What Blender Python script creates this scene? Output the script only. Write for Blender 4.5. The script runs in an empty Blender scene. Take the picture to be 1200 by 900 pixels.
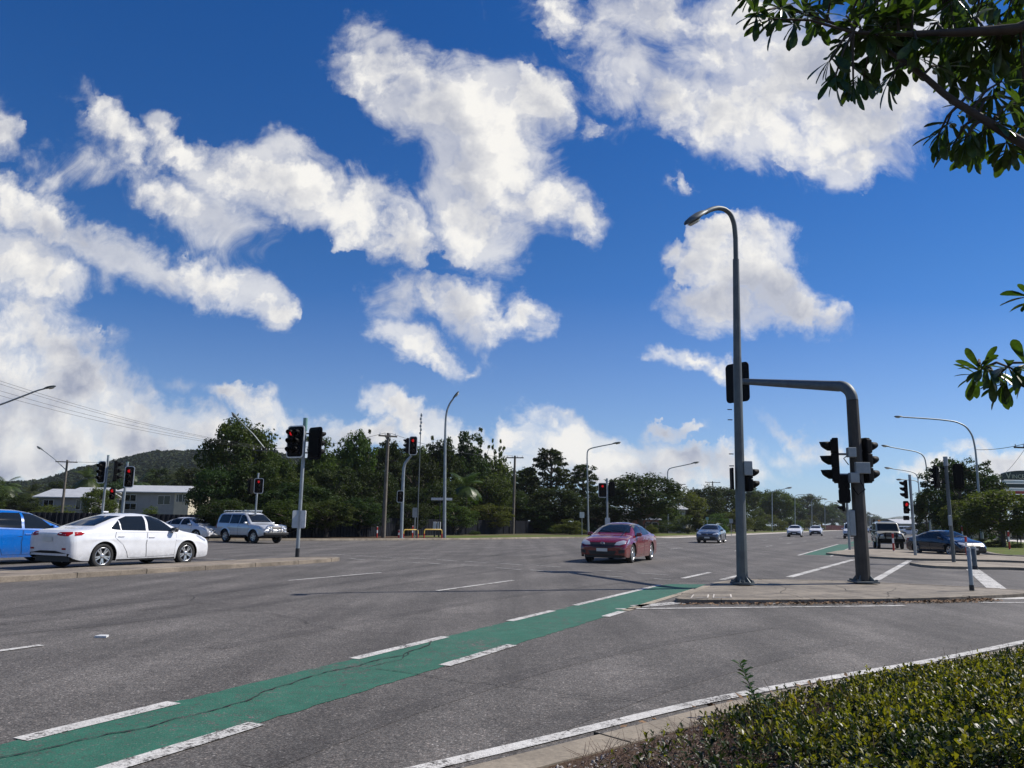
import bpy, bmesh, math, random
import numpy as np
from mathutils import Vector, Matrix
from mathutils.bvhtree import BVHTree
random.seed(7); RS=np.random.RandomState(11)
SC=bpy.context.scene
COL=SC.collection
# ---------- camera calibration (pixels are those of the 1200x900 photograph)
F=915.0; PITCH=math.atan(162/F); ROLL=math.radians(0.85); CH=1.42
def ray(px,py):
    x=(px-600)/F; y=(450-py)/F
    c,s=math.cos(ROLL),math.sin(ROLL)
    xl=x*c-y*s; yl=x*s+y*c
    cp,sp=math.cos(PITCH),math.sin(PITCH)
    return (xl, cp-yl*sp, sp+yl*cp)
def G(px,py,z=0.0):
    d=ray(px,py); t=(z-CH)/d[2]; return (d[0]*t,d[1]*t)
def at(px,py,Y):
    d=ray(px,py); t=Y/d[1]; return (d[0]*t,Y,CH+d[2]*t)
AZ=math.radians(26); SA,CA=math.sin(AZ),math.cos(AZ)
def U(u,n): return (u*SA+n*CA, u*CA-n*SA)      # road coordinates: u along the main road, n to its right
def toU(x,y): return (x*SA+y*CA, x*CA-y*SA)
# ---------- object helpers
def link(o,parent=None):
    COL.objects.link(o)
    if parent is not None: o.parent=parent
    return o
def tag(o,label=None,cat=None,group=None,kind=None):
    if label: o['label']=label
    if cat: o['category']=cat
    if group: o['group']=group
    if kind: o['kind']=kind
    return o
def empty(name,loc=(0,0,0),rz=0.0,label=None,cat=None,group=None):
    o=bpy.data.objects.new(name,None); o.location=loc; o.rotation_euler=(0,0,rz); o.empty_display_size=0.3
    link(o); return tag(o,label,cat,group)
def copy_tree(o,parent=None):
    c=o.copy(); link(c,parent)
    for ch in list(o.children): copy_tree(ch,c)
    return c
class MB:
    def __init__(s): s.v=[]; s.f=[]; s.m=[]; s.sm=[]
    def add(s,vs,fs,m=0,smooth=False,M=None):
        b=len(s.v)
        if M is not None: vs=[tuple(M@Vector(v)) for v in vs]
        s.v.extend([tuple(v) for v in vs])
        for f in fs:
            s.f.append(tuple(i+b for i in f)); s.m.append(m); s.sm.append(smooth)
        return s
    def box(s,c,d,m=0,M=None,ch=0.0):
        x,y,z=c; a,b,e=d[0]/2,d[1]/2,d[2]/2
        if ch<=0:
            vs=[(x+i*a,y+j*b,z+k*e) for i in(-1,1) for j in(-1,1) for k in(-1,1)]
            fs=[(0,1,3,2),(4,6,7,5),(0,4,5,1),(2,3,7,6),(0,2,6,4),(1,5,7,3)]
            return s.add(vs,fs,m,False,M)
        bm=bmesh.new(); bmesh.ops.create_cube(bm,size=1)
        for v in bm.verts: v.co=Vector((x+v.co.x*2*a,y+v.co.y*2*b,z+v.co.z*2*e))
        bmesh.ops.bevel(bm,geom=list(bm.edges),offset=ch,segments=2,affect='EDGES',profile=0.5)
        bm.verts.index_update()
        s.add([v.co[:] for v in bm.verts],[[v.index for v in f.verts] for f in bm.faces],m,False,M); bm.free(); return s
    def tube(s,pts,rad,n=10,m=0,smooth=True,cap=True,M=None):
        pts=[Vector(p) for p in pts]
        if not hasattr(rad,'__len__'): rad=[rad]*len(pts)
        vs=[];fs=[]
        t0=(pts[1]-pts[0]).normalized()
        up=Vector((0,0,1)) if abs(t0.z)<.9 else Vector((1,0,0))
        x=t0.cross(up).normalized()
        for i,p in enumerate(pts):
            if i==0: t=pts[1]-pts[0]
            elif i==len(pts)-1: t=pts[-1]-pts[-2]
            else: t=(pts[i+1]-pts[i]).normalized()+(pts[i]-pts[i-1]).normalized()
            t.normalize(); x=(x-t*x.dot(t)).normalized(); y=t.cross(x)
            for k in range(n):
                a=2*math.pi*(k+.5)/n
                vs.append(p+(x*math.cos(a)+y*math.sin(a))*rad[i])
        for i in range(len(pts)-1):
            for k in range(n):
                k2=(k+1)%n
                fs.append((i*n+k,i*n+k2,(i+1)*n+k2,(i+1)*n+k))
        s.add(vs,fs,m,smooth,M)
        if cap:
            b=len(vs)
            s.add(vs[:n],[tuple(range(n))[::-1]],m,False,M); s.add(vs[-n:],[tuple(range(n))],m,False,M)
        return s
    def cyl(s,p0,p1,r0,r1=None,n=12,m=0,M=None,smooth=True): return s.tube([p0,p1],[r0,r0 if r1 is None else r1],n,m,smooth,True,M)
    def prism(s,poly,z0,z1,m=0,M=None):
        n=len(poly); ar=sum(poly[i][0]*poly[(i+1)%n][1]-poly[(i+1)%n][0]*poly[i][1] for i in range(n))
        if ar<0: poly=poly[::-1]
        vs=[(p[0],p[1],z0) for p in poly]+[(p[0],p[1],z1) for p in poly]
        fs=[tuple(range(n))[::-1],tuple(range(n,2*n))]+[(i,(i+1)%n,n+(i+1)%n,n+i) for i in range(n)]
        return s.add(vs,fs,m,False,M)
    def poly(s,pts,m=0,M=None): return s.add(pts,[tuple(range(len(pts)))],m,False,M)
    def lathe(s,prof,n=24,m=0,M=None,smooth=True,close=False):
        # profile (r,h) revolved about local Y axis
        vs=[];fs=[];k=len(prof)
        for j in range(n):
            a=2*math.pi*j/n
            for r,h in prof: vs.append((r*math.cos(a),h,r*math.sin(a)))
        for j in range(n):
            j2=(j+1)%n
            for i in range(k-1 if not close else k):
                i2=(i+1)%k
                fs.append((j*k+i,j2*k+i,j2*k+i2,j*k+i2))
        return s.add(vs,fs,m,smooth,M)
    def build(s,name,mats,parent=None,loc=None):
        me=bpy.data.meshes.new(name); me.from_pydata(s.v,[],s.f)
        if not isinstance(mats,(list,tuple)): mats=[mats]
        for m in mats: me.materials.append(m)
        me.polygons.foreach_set('material_index',s.m); me.polygons.foreach_set('use_smooth',s.sm); me.update()
        o=bpy.data.objects.new(name,me)
        if loc is not None: o.location=loc
        return link(o,parent)
def np_mesh(name,v,f,mats,parent=None,smooth=False,midx=None):
    v=np.asarray(v,dtype=np.float32); f=np.asarray(f,dtype=np.int32)
    me=bpy.data.meshes.new(name); me.vertices.add(len(v)); me.vertices.foreach_set('co',v.ravel())
    k=f.shape[1]; me.loops.add(f.size); me.loops.foreach_set('vertex_index',f.ravel())
    me.polygons.add(len(f)); me.polygons.foreach_set('loop_start',np.arange(0,f.size,k,dtype=np.int32))
    if not isinstance(mats,(list,tuple)): mats=[mats]
    for m in mats: me.materials.append(m)
    if midx is not None: me.polygons.foreach_set('material_index',np.asarray(midx,dtype=np.int32))
    me.polygons.foreach_set('use_smooth',np.full(len(f),smooth)); me.update(calc_edges=True); me.validate()
    o=bpy.data.objects.new(name,me); return link(o,parent)
# ---------- materials
def mat(name,col,rough=.6,metal=0.0,coat=0.0,spec=.5,noise=None,emit=None,trans=None):
    m=bpy.data.materials.new(name); m.use_nodes=True; nt=m.node_tree; b=nt.nodes['Principled BSDF']
    b.inputs['Base Color'].default_value=(*col,1); b.inputs['Roughness'].default_value=rough; b.inputs['Metallic'].default_value=metal
    b.inputs['Coat Weight'].default_value=coat; b.inputs['Coat Roughness'].default_value=.03; b.inputs['Specular IOR Level'].default_value=spec
    if emit: b.inputs['Emission Color'].default_value=(*emit[0],1); b.inputs['Emission Strength'].default_value=emit[1]
    if noise:
        sc,amt,kind=noise[0],noise[1],(noise[2] if len(noise)>2 else None)
        tc=nt.nodes.new('ShaderNodeTexCoord'); n=nt.nodes.new('ShaderNodeTexNoise'); n.inputs['Scale'].default_value=sc; n.inputs['Detail'].default_value=6; n.inputs['Roughness'].default_value=.65
        nt.links.new(tc.outputs['Object'],n.inputs['Vector'])
        mr=nt.nodes.new('ShaderNodeMapRange'); mr.inputs[1].default_value=.3; mr.inputs[2].default_value=.7; mr.inputs[3].default_value=1-amt; mr.inputs[4].default_value=1+amt
        nt.links.new(n.outputs['Fac'],mr.inputs[0])
        mx=nt.nodes.new('ShaderNodeMix'); mx.data_type='RGBA'; mx.blend_type='MULTIPLY'; mx.inputs[0].default_value=1; mx.inputs[6].default_value=(*col,1)
        nt.links.new(mr.outputs[0],mx.inputs[7]); nt.links.new(mx.outputs[2],b.inputs['Base Color'])
        rr=nt.nodes.new('ShaderNodeMapRange'); rr.inputs[3].default_value=max(.02,rough-.12); rr.inputs[4].default_value=min(1,rough+.15)
        nt.links.new(n.outputs['Fac'],rr.inputs[0]); nt.links.new(rr.outputs[0],b.inputs['Roughness'])
    return m
class NT:
    """small node-tree writer"""
    def __init__(s,nt): s.nt=nt; s.L=nt.links
    def n(s,t,**k):
        x=s.nt.nodes.new(t)
        for a,b in k.items(): setattr(x,a,b)
        return x
    def put(s,inp,v):
        if hasattr(v,'is_linked') or hasattr(v,'links'): s.L.new(v,inp)
        elif v is not None: inp.default_value=v
    def math(s,op,a,b=None,c=None,clamp=False):
        x=s.n('ShaderNodeMath',operation=op,use_clamp=clamp)
        s.put(x.inputs[0],a); s.put(x.inputs[1],b)
        if c is not None: s.put(x.inputs[2],c)
        return x.outputs[0]
    def vm(s,op,a,b=None,scale=None):
        x=s.n('ShaderNodeVectorMath',operation=op); s.put(x.inputs[0],a)
        if b is not None: s.put(x.inputs[1],b)
        if scale is not None: s.put(x.inputs['Scale'],scale)
        return x.outputs['Value'] if op in('LENGTH','DOT_PRODUCT','DISTANCE') else x.outputs['Vector']
    def noise(s,vec,scale,detail=4,rough=.55,dist=0,lac=2.0,out='Fac'):
        x=s.n('ShaderNodeTexNoise'); s.put(x.inputs['Vector'],vec); x.inputs['Scale'].default_value=scale; x.inputs['Detail'].default_value=detail
        x.inputs['Roughness'].default_value=rough; x.inputs['Distortion'].default_value=dist; x.inputs['Lacunarity'].default_value=lac
        return x.outputs[out]
    def mr(s,v,a,b,c=0.,d=1.,smooth=False):
        x=s.n('ShaderNodeMapRange'); x.interpolation_type='SMOOTHSTEP' if smooth else 'LINEAR'
        s.put(x.inputs[0],v)
        for i,q in zip((1,2,3,4),(a,b,c,d)): s.put(x.inputs[i],q)
        return x.outputs[0]
    def mix(s,f,a,b,blend='MIX'):
        x=s.n('ShaderNodeMix',data_type='RGBA',blend_type=blend)
        s.put(x.inputs[0],f)
        for i,q in ((6,a),(7,b)):
            s.put(x.inputs[i],(*q,1) if isinstance(q,tuple) and len(q)==3 else q)
        return x.outputs[2]
def newmat(name):
    m=bpy.data.materials.new(name); m.use_nodes=True; t=NT(m.node_tree); b=m.node_tree.nodes['Principled BSDF']
    tc=t.n('ShaderNodeTexCoord'); return m,t,b,tc
def asphalt(name,base=(.136,.128,.119),paint=None,wear=.5):
    m,t,b,tc=newmat(name); P=tc.outputs['Object']
    fine=t.n('ShaderNodeTexVoronoi'); fine.inputs['Scale'].default_value=75; t.L.new(P,fine.inputs['Vector'])
    stone=t.n('ShaderNodeSeparateColor'); t.L.new(fine.outputs['Color'],stone.inputs[0])
    big=t.noise(P,.35,5,.6); mid=t.noise(P,4,5,.6)
    # tyre-polished bands and streaks along the running direction
    mp=t.n('ShaderNodeMapping'); mp.inputs['Rotation'].default_value=(0,0,AZ); mp.inputs['Scale'].default_value=(1.1,.05,1); t.L.new(P,mp.inputs[0])
    streak=t.noise(mp.outputs[0],1.0,4,.6)
    v=t.mr(stone.outputs[0],0,1,.55,1.5)
    rot=t.n('ShaderNodeVectorMath',operation='DOT_PRODUCT'); t.L.new(P,rot.inputs[0]); rot.inputs[1].default_value=(CA,-SA,0)
    wt=t.math('COSINE',t.math('ADD',t.math('MULTIPLY',rot.outputs['Value'],3.05),t.math('MULTIPLY',t.noise(P,.12,2,.5),3.0)))
    v=t.math('MULTIPLY',v,t.math('ADD',1.0,t.math('MULTIPLY',t.math('MULTIPLY',wt,.16),t.mr(big,.35,.65,.2,1))))       # polished wheel paths
    v=t.math('MULTIPLY',v,t.mr(stone.outputs[1],.90,1.0,1.0,2.2))
    v=t.math('MULTIPLY',v,t.mr(big,.3,.7,.78,1.2)); v=t.math('MULTIPLY',v,t.mr(mid,.3,.7,.86,1.12)); v=t.math('MULTIPLY',v,t.mr(streak,.35,.65,.78,1.2))
    v=t.math('MULTIPLY',v,t.mr(fine.outputs['Distance'],.0,.6,1.15,.55))
    comb=t.n('ShaderNodeCombineColor')
    for i in range(3): t.L.new(v,comb.inputs[i])
    c=t.mix(1.0,comb.outputs[0],base,'MULTIPLY')
    warm=t.mix(t.mr(stone.outputs[2],.5,1,0,.35),c,t.mix(1.0,c,(1.22,1.0,.86),'MULTIPLY'))
    c=warm
    spot=t.noise(P,1.7,3,.5); c=t.mix(t.mr(spot,.68,.76,0,.45),c,(.03,.028,.026))      # oil and tar spots
    if paint:
        w1=t.noise(P,9,6,.75); w2=t.noise(P,.9,3,.6)
        k=t.math('ADD',w1,t.math('MULTIPLY',t.math('SUBTRACT',w2,.5),.6))
        k=t.math('ADD',k,t.math('MULTIPLY',t.math('SUBTRACT',stone.outputs[0],.5),.22))
        mask=t.mr(k,wear-.10,wear+.04,0,1)
        pc=t.mix(1.0,paint,t.mix(t.mr(mid,.3,.7),(.78,.78,.78),(1.06,1.06,1.06)),'MULTIPLY')
        pc=t.mix(t.mr(stone.outputs[1],.3,1,0,.25),pc,c)
        c=t.mix(mask,c,pc)
    t.L.new(c,b.inputs['Base Color']); b.inputs['Roughness'].default_value=.82; b.inputs['Specular IOR Level'].default_value=.35
    bp=t.n('ShaderNodeBump'); bp.inputs['Strength'].default_value=.55; bp.inputs['Distance'].default_value=.004
    t.L.new(fine.outputs['Distance'],bp.inputs['Height']); bp.invert=True; t.L.new(bp.outputs[0],b.inputs['Normal'])
    return m
def concrete(name,base=(.24,.20,.155),dark=.55):
    m,t,b,tc=newmat(name); P=tc.outputs['Object']
    a=t.noise(P,.8,6,.65); f=t.noise(P,30,4,.7); s=t.noise(P,3.2,6,.7,.6)
    c=t.mix(t.mr(a,.35,.65),tuple(x*1.12 for x in base),tuple(x*.62 for x in base))
    c=t.mix(t.mr(s,.50,.66,0,dark),c,(.075,.062,.05))
    c=t.mix(1.0,c,t.mix(t.mr(f,.3,.7),(.78,.78,.78),(1.2,1.2,1.2)),'MULTIPLY')
    t.L.new(c,b.inputs['Base Color']); b.inputs['Roughness'].default_value=.85
    bp=t.n('ShaderNodeBump'); bp.inputs['Strength'].default_value=.3; bp.inputs['Distance'].default_value=.004; t.L.new(f,bp.inputs['Height']); t.L.new(bp.outputs[0],b.inputs['Normal'])
    return m
def foliage(name,c1,c2,rough=.5,trans=.35,scale=.9,tcol=None,spec=.4):
    m,t,b,tc=newmat(name); P=tc.outputs['Object']; oi=t.n('ShaderNodeObjectInfo')
    a=t.noise(P,scale,4,.6); f=t.noise(P,scale*9,2,.6)
    c=t.mix(t.mr(a,.35,.65),c1,c2); c=t.mix(1.0,c,t.mix(t.mr(f,.3,.7),(.6,.6,.6),(1.35,1.35,1.35)),'MULTIPLY')
    h=t.n('ShaderNodeHueSaturation'); t.L.new(c,h.inputs['Color']); t.L.new(t.mr(oi.outputs['Random'],0,1,.47,.525),h.inputs['Hue']); t.L.new(t.mr(oi.outputs['Random'],0,1,.75,1.2),h.inputs['Value'])
    c=h.outputs[0]
    t.L.new(c,b.inputs['Base Color']); b.inputs['Roughness'].default_value=rough; b.inputs['Specular IOR Level'].default_value=spec
    tr=t.n('ShaderNodeBsdfTranslucent'); tt=t.mix(1.0,c,tcol or (1.6,1.7,.6),'MULTIPLY'); t.L.new(tt,tr.inputs['Color'])
    ms=t.n('ShaderNodeMixShader'); ms.inputs[0].default_value=trans; t.L.new(b.outputs[0],ms.inputs[1]); t.L.new(tr.outputs[0],ms.inputs[2])
    t.L.new(ms.outputs[0],m.node_tree.nodes['Material Output'].inputs['Surface'])
    return m
def ground_mat(name,c1,c2,c3,s=1.0):
    m,t,b,tc=newmat(name); P=tc.outputs['Object']
    a=t.noise(P,.25*s,6,.65); f=t.noise(P,14*s,5,.75); g=t.noise(P,2*s,5,.65)
    c=t.mix(t.mr(a,.4,.6),c1,c2); c=t.mix(t.mr(g,.52,.66),c,c3); c=t.mix(1.0,c,t.mix(t.mr(f,.3,.7),(.55,.55,.55),(1.4,1.4,1.4)),'MULTIPLY')
    t.L.new(c,b.inputs['Base Color']); b.inputs['Roughness'].default_value=.95; b.inputs['Specular IOR Level'].default_value=.1
    return m
def paint_mat(name,col,rough=.28,metal=0.0,flake=False):
    m,t,b,tc=newmat(name); P=tc.outputs['Object']
    n=t.noise(P,3,5,.6); c=t.mix(t.mr(n,.3,.75),col,tuple(x*.86+.004 for x in col))
    sp=t.n('ShaderNodeSeparateXYZ'); t.L.new(P,sp.inputs[0]); d=t.noise(P,11,6,.75)
    dust=t.math('MULTIPLY',t.mr(sp.outputs[2],.15,.55,.55,0),t.mr(d,.35,.7))
    c=t.mix(dust,c,(.16,.13,.10))                                      # road dirt thrown up on the sills
    t.L.new(c,b.inputs['Base Color']); b.inputs['Metallic'].default_value=metal; t.L.new(t.mr(d,.2,.8,rough*.8,rough*1.25),b.inputs['Roughness'])
    b.inputs['Coat Weight'].default_value=1.0; b.inputs['Coat Roughness'].default_value=.035
    return m
M={}
M['galv']=mat('galvanised_steel',(.30,.33,.34),.5,.55,noise=(3,.22))
M['darkgalv']=mat('weathered_steel',(.105,.122,.125),.55,.25,noise=(2.2,.3))
M['rust']=mat('rusty_brown_steel',(.055,.050,.043),.65,.2,noise=(2.5,.4))
M['steel']=mat('pale_steel',(.42,.45,.47),.45,.6,noise=(4,.15))
M['black']=mat('black_plastic',(.004,.004,.0045),.6,spec=.14,noise=(6,.3))
M['greycap']=mat('grey_green_cap',(.16,.30,.27),.5)
M['lensoff']=mat('dark_signal_lens',(.02,.014,.012),.25)
M['red_lit']=mat('lit_red_lens',(.5,.01,.01),.3,emit=((1,.015,.02),.32))
M['white']=mat('white_paint',(.78,.78,.76),.5,noise=(6,.1))
M['dirtywhite']=mat('dirty_white_board',(.62,.63,.62),.5,noise=(8,.2))
M['redpaint']=mat('red_paint',(.45,.03,.02),.45,noise=(6,.2))
M['yellow']=mat('yellow_paint',(.62,.42,.08),.5,noise=(6,.2))
M['timber']=mat('grey_timber',(.13,.115,.095),.9,noise=(3,.35))
M['tyre']=mat('tyre_rubber',(.018,.018,.018),.85,noise=(9,.3))
M['alloy']=mat('silver_alloy',(.62,.63,.64),.28,.85)
M['darkalloy']=mat('dark_wheel_well',(.03,.03,.032),.5)
M['glass']=mat('tinted_car_glass',(.010,.013,.015),.04,spec=.45,coat=.0)
M['trim']=mat('black_trim',(.014,.014,.015),.5)
M['chrome']=mat('chrome_trim',(.75,.75,.76),.12,1.0)
M['hlamp']=mat('clear_headlamp',(.55,.57,.58),.08,.4,coat=1)
M['tail']=mat('red_tail_lamp',(.30,.006,.008),.2,spec=.3)
M['amber']=mat('amber_lamp',(.75,.25,.02),.2)
M['plate']=mat('pale_number_plate',(.62,.62,.58),.4)
M['rubber']=mat('door_gap',(.008,.008,.008),.9)
M['asphalt']=asphalt('asphalt_road')
M['green']=asphalt('green_bike_lane_paint',paint=(.021,.122,.080),wear=.385)
M['line']=asphalt('worn_white_road_paint',paint=(.58,.57,.54),wear=.445)
M['oldline']=asphalt('very_worn_road_paint',paint=(.46,.46,.44),wear=.51)
M['tyretrack']=asphalt('rubber_stained_asphalt',base=(.113,.106,.099)); M['joint']=mat('kerb_joint',(.03,.026,.02),.95); M['oldkerbline']=asphalt('sandy_worn_paint',paint=(.42,.36,.27),wear=.44)
M['concrete']=concrete('weathered_concrete')
M['islandcon']=concrete('stained_island_concrete',(.215,.185,.145),.85)
M['kerb']=concrete('sandy_kerb',(.27,.23,.175),.5)
M['palecon']=concrete('pale_concrete',(.58,.54,.48),.2)
M['grass']=ground_mat('verge_grass',(.075,.11,.022),(.11,.135,.03),(.14,.11,.05))
M['soil']=ground_mat('dry_ground',(.11,.095,.06),(.075,.085,.035),(.16,.12,.075))
M['mulch']=ground_mat('brown_mulch',(.055,.036,.024),(.085,.058,.038),(.12,.10,.08),3)
M['bark']=mat('grey_bark',(.085,.068,.052),.9,noise=(5,.4))
M['fence']=mat('navy_fence_steel',(.0055,.0075,.013),.7,spec=.2,noise=(1.5,.35))
HAZE=1.0e-4
from mathutils.geometry import tessellate_polygon
# ================= camera
cam=bpy.data.cameras.new('camera'); co=link(bpy.data.objects.new('camera',cam)); SC.camera=co
cam.sensor_width=36; cam.lens=F*36/1200; cam.clip_start=.05; cam.clip_end=20000
cr,sr=math.cos(ROLL),math.sin(ROLL); cp,sp=math.cos(PITCH),math.sin(PITCH)
Rv=Vector((1,0,0)); Uv=Vector((0,-sp,cp)); Fv=Vector((0,cp,sp))
right=Rv*cr+Uv*sr; up=Uv*cr-Rv*sr
co.matrix_world=Matrix.Translation((0,0,CH))@Matrix((right,up,-Fv)).transposed().to_4x4()
# ================= light
SUN_AZ=math.radians(73.5); SUN_EL=math.radians(45)
sl=bpy.data.lights.new('sun','SUN'); sl.energy=5.0; sl.angle=math.radians(.53); sl.color=(1,.94,.86)
so=link(bpy.data.objects.new('sun',sl))
sd=Vector((math.sin(SUN_AZ)*math.cos(SUN_EL),math.cos(SUN_AZ)*math.cos(SUN_EL),math.sin(SUN_EL)))
so.rotation_euler=sd.to_track_quat('Z','Y').to_euler(); so.location=sd*60
# ================= sky with cumulus (a direction-based world shader)
w=bpy.data.worlds.new('World'); SC.world=w; w.use_nodes=True; w.cycles.sampling_method='NONE'
BL=[ # px,py,rx,ry,rot,amp : cumulus placed by their direction in the sky
(455,78,66,42,20,1.0),(505,112,80,50,20,1.1),(560,128,86,52,10,1.15),(617,112,44,36,0,1.0),(592,180,62,50,40,1.1),(560,205,50,40,60,1.0),(540,245,46,50,0,.95),(580,270,46,34,20,.8),(640,232,44,42,45,1.0),(672,258,34,26,40,.95),(425,30,22,18,40,.4),(410,95,26,14,20,.4),
(192,152,30,16,30,.8),(225,180,50,22,28,.95),(285,208,66,30,22,1.05),(345,225,56,28,15,1.0),(410,240,62,36,14,1.1),(458,268,46,32,40,1.05),(345,188,36,14,15,.5),(335,240,60,26,10,.6),
(108,128,20,16,45,.6),(125,150,40,20,45,.55),(165,190,52,30,45,.5),(195,225,60,30,30,.5),(110,205,26,18,30,.35),(240,255,60,26,25,.45),
(6,150,20,34,-20,.6),(32,185,26,18,40,.45),(55,205,16,10,30,.3),
(8,230,44,28,35,.9),(60,258,46,24,22,.75),(110,285,44,24,25,.75),(150,308,40,24,28,.7),(180,322,30,18,30,.55),(30,290,66,26,10,.6),(25,322,58,38,-8,1.0),(75,330,36,24,0,.8),
(236,328,36,28,20,.9),(272,336,44,28,15,1.0),(308,352,36,22,25,.8),(330,369,20,15,20,.95),
(12,395,70,50,0,1.15),(60,412,60,44,20,1.1),(100,440,50,34,30,1.0),(20,450,90,55,0,1.2),(95,472,90,40,10,1.2),(160,480,50,26,25,1.0),(30,500,110,40,0,1.25),(120,515,110,36,0,1.25),(210,508,60,30,15,1.0),(40,535,90,28,0,1.2),(165,535,80,20,0,.9),
(262,468,30,13,15,.9),(300,482,44,20,12,1.05),(330,496,26,12,20,.7),(205,447,18,9,0,.3),(340,520,70,20,5,.8),
(470,340,26,26,40,.5),(500,345,34,24,30,.65),(540,358,38,28,35,1.0),(560,385,36,18,35,.45),(610,376,24,22,40,.8),(628,388,14,14,30,.6),(478,402,34,22,15,1.05),(508,422,32,16,25,.9),(548,431,10,7,0,.35),
(462,480,28,16,25,1.0),(495,497,34,18,25,1.0),(530,515,34,14,15,.9),(440,515,50,14,0,.8),(570,530,50,16,10,.9),(415,520,40,14,0,.7),
(632,490,28,24,10,1.1),(655,478,20,14,0,.8),(668,502,36,22,20,1.15),(620,515,30,22,0,1.15),(660,525,60,22,0,1.15),(715,530,40,24,20,1.1),(750,545,50,22,5,1.1),(800,540,44,22,10,1.1),(845,545,44,20,8,1.05),(875,553,26,12,0,.8),(740,560,140,16,0,.9),(640,545,60,16,0,.9),
(665,20,40,24,15,.5),(705,45,46,36,30,.62),(735,90,50,44,40,.68),(760,20,90,34,0,.66),(790,120,60,40,35,.75),(830,60,70,50,10,.7),(850,140,70,46,20,1.0),(905,120,80,54,15,1.1),(960,150,90,52,12,1.2),(1030,130,60,50,0,1.1),(1060,100,50,50,0,1.0),(960,80,110,50,0,1.0),(1000,195,40,28,-10,1.05),(1090,50,70,60,0,.9),(880,30,90,40,0,.8),(685,148,12,9,30,.3),(795,215,8,16,0,.25),
(850,280,40,24,15,1.05),(885,285,34,26,0,1.05),(868,310,58,34,5,1.15),(905,325,44,34,30,1.15),(865,355,58,34,0,1.15),(920,352,46,28,20,1.1),(950,362,30,20,20,1.0),(800,295,22,14,20,.6),(978,374,24,13,10,.5),
(775,428,24,11,15,.6),(808,436,36,14,12,.8),(838,443,22,12,10,.75),(790,504,26,10,-5,.75),(930,515,28,10,25,.6),(950,526,30,12,20,.55),(972,530,20,12,15,.4),(925,535,26,9,0,.4),
(1125,524,34,10,0,.7),(1165,540,44,18,0,1.1),(1195,528,30,14,0,.9),(1100,545,30,14,0,.8),(1140,560,80,12,0,.8)]
g=bpy.data.node_groups.new('cumulus_density','ShaderNodeTree')
g.interface.new_socket('Vector',in_out='INPUT',socket_type='NodeSocketVector'); g.interface.new_socket('Value',in_out='OUTPUT',socket_type='NodeSocketFloat'); g.interface.new_socket('Slope',in_out='OUTPUT',socket_type='NodeSocketFloat'); g.interface.new_socket('Wisp',in_out='OUTPUT',socket_type='NodeSocketFloat')
t=NT(g); gi=t.n('NodeGroupInput'); go=t.n('NodeGroupOutput'); P=gi.outputs[0]
def noise2d(vec,scale,detail,rough,dist=0.0,out='Fac'):
    x=t.noise(vec,scale,detail,rough,dist,out=out); x.node.noise_dimensions='2D'; return x
w1=t.vm('SCALE',t.vm('SUBTRACT',noise2d(P,6,2,.55,out='Color'),(.5,.5,.5)),scale=.07)
w2=t.vm('SCALE',t.vm('SUBTRACT',noise2d(P,22,4,.62,out='Color'),(.5,.5,.5)),scale=.050)
W0=t.vm('ADD',t.vm('ADD',P,w1),w2)
wz=t.n('ShaderNodeVectorMath',operation='MULTIPLY_ADD'); t.L.new(W0,wz.inputs[0]); wz.inputs[1].default_value=(1,1,0); wz.inputs[2].default_value=(0,0,1); Wp=wz.outputs[0]
acc=None
for px,py,rx,ry,rot,amp in BL:
    d=ray(px,py); c=(d[0]/d[1],d[2]/d[1]); d2=ray(px+1,py); k=math.hypot(d2[0]/d2[1]-c[0],d2[2]/d2[1]-c[1])
    ca,sa=math.cos(-math.radians(rot)),math.sin(-math.radians(rot)); kx=1/(rx*k*1.22); ky=1/(ry*k*1.25)
    v1=(ca*kx,sa*kx,-(ca*c[0]+sa*c[1])*kx); v2=(-sa*ky,ca*ky,(sa*c[0]-ca*c[1])*ky)
    if acc is None: q=Wp
    else:      # lobes are evaluated one after another, which keeps the shader small in memory
        x=t.n('ShaderNodeVectorMath',operation='MULTIPLY_ADD'); t.L.new(acc,x.inputs[0]); x.inputs[1].default_value=(1e-7,1e-7,0); t.L.new(Wp,x.inputs[2]); q=x.outputs[0]
    d1=t.vm('DOT_PRODUCT',q,v1); d2_=t.vm('DOT_PRODUCT',q,v2)
    r2=t.math('MULTIPLY_ADD',d2_,d2_,t.math('MULTIPLY',d1,d1)); v=t.math('MULTIPLY_ADD',t.math('SQRT',r2),-amp,amp)
    acc=v if acc is None else t.math('SMOOTH_MAX',acc,v,.12)
Pw=t.vm('ADD',P,t.vm('SCALE',w2,scale=.5))
f1=noise2d(Pw,10,9,.60); f1b=noise2d(t.vm('ADD',Pw,(.013,.016,0)),10,5,.58); f0=noise2d(P,4.5,3,.5); f0b=noise2d(t.vm('ADD',P,(.03,.045,0)),4.5,3,.5)
fb=t.math('MULTIPLY',t.math('SUBTRACT',f1,.5),2.0)
D=t.math('ADD',t.math('MINIMUM',acc,.70),fb)
D=t.math('SUBTRACT',D,t.mr(acc,-.22,.05,.9,0))
slope=t.math('ADD',t.math('MULTIPLY',t.math('SUBTRACT',f1,f1b),1.9),t.math('MULTIPLY',t.math('SUBTRACT',f0,f0b),2.3))
t.L.new(D,go.inputs[0]); t.L.new(slope,go.inputs[1])
fw=noise2d(t.vm('ADD',P,t.vm('SCALE',w1,scale=2.0)),7,8,.66)
t.L.new(t.math('ADD',t.math('MULTIPLY',t.math('SUBTRACT',t.math('MINIMUM',acc,.45),.02),1.15),t.math('MULTIPLY',t.math('SUBTRACT',fw,.5),2.0)),go.inputs[2])
t=NT(w.node_tree); bg=w.node_tree.nodes['Background']
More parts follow.
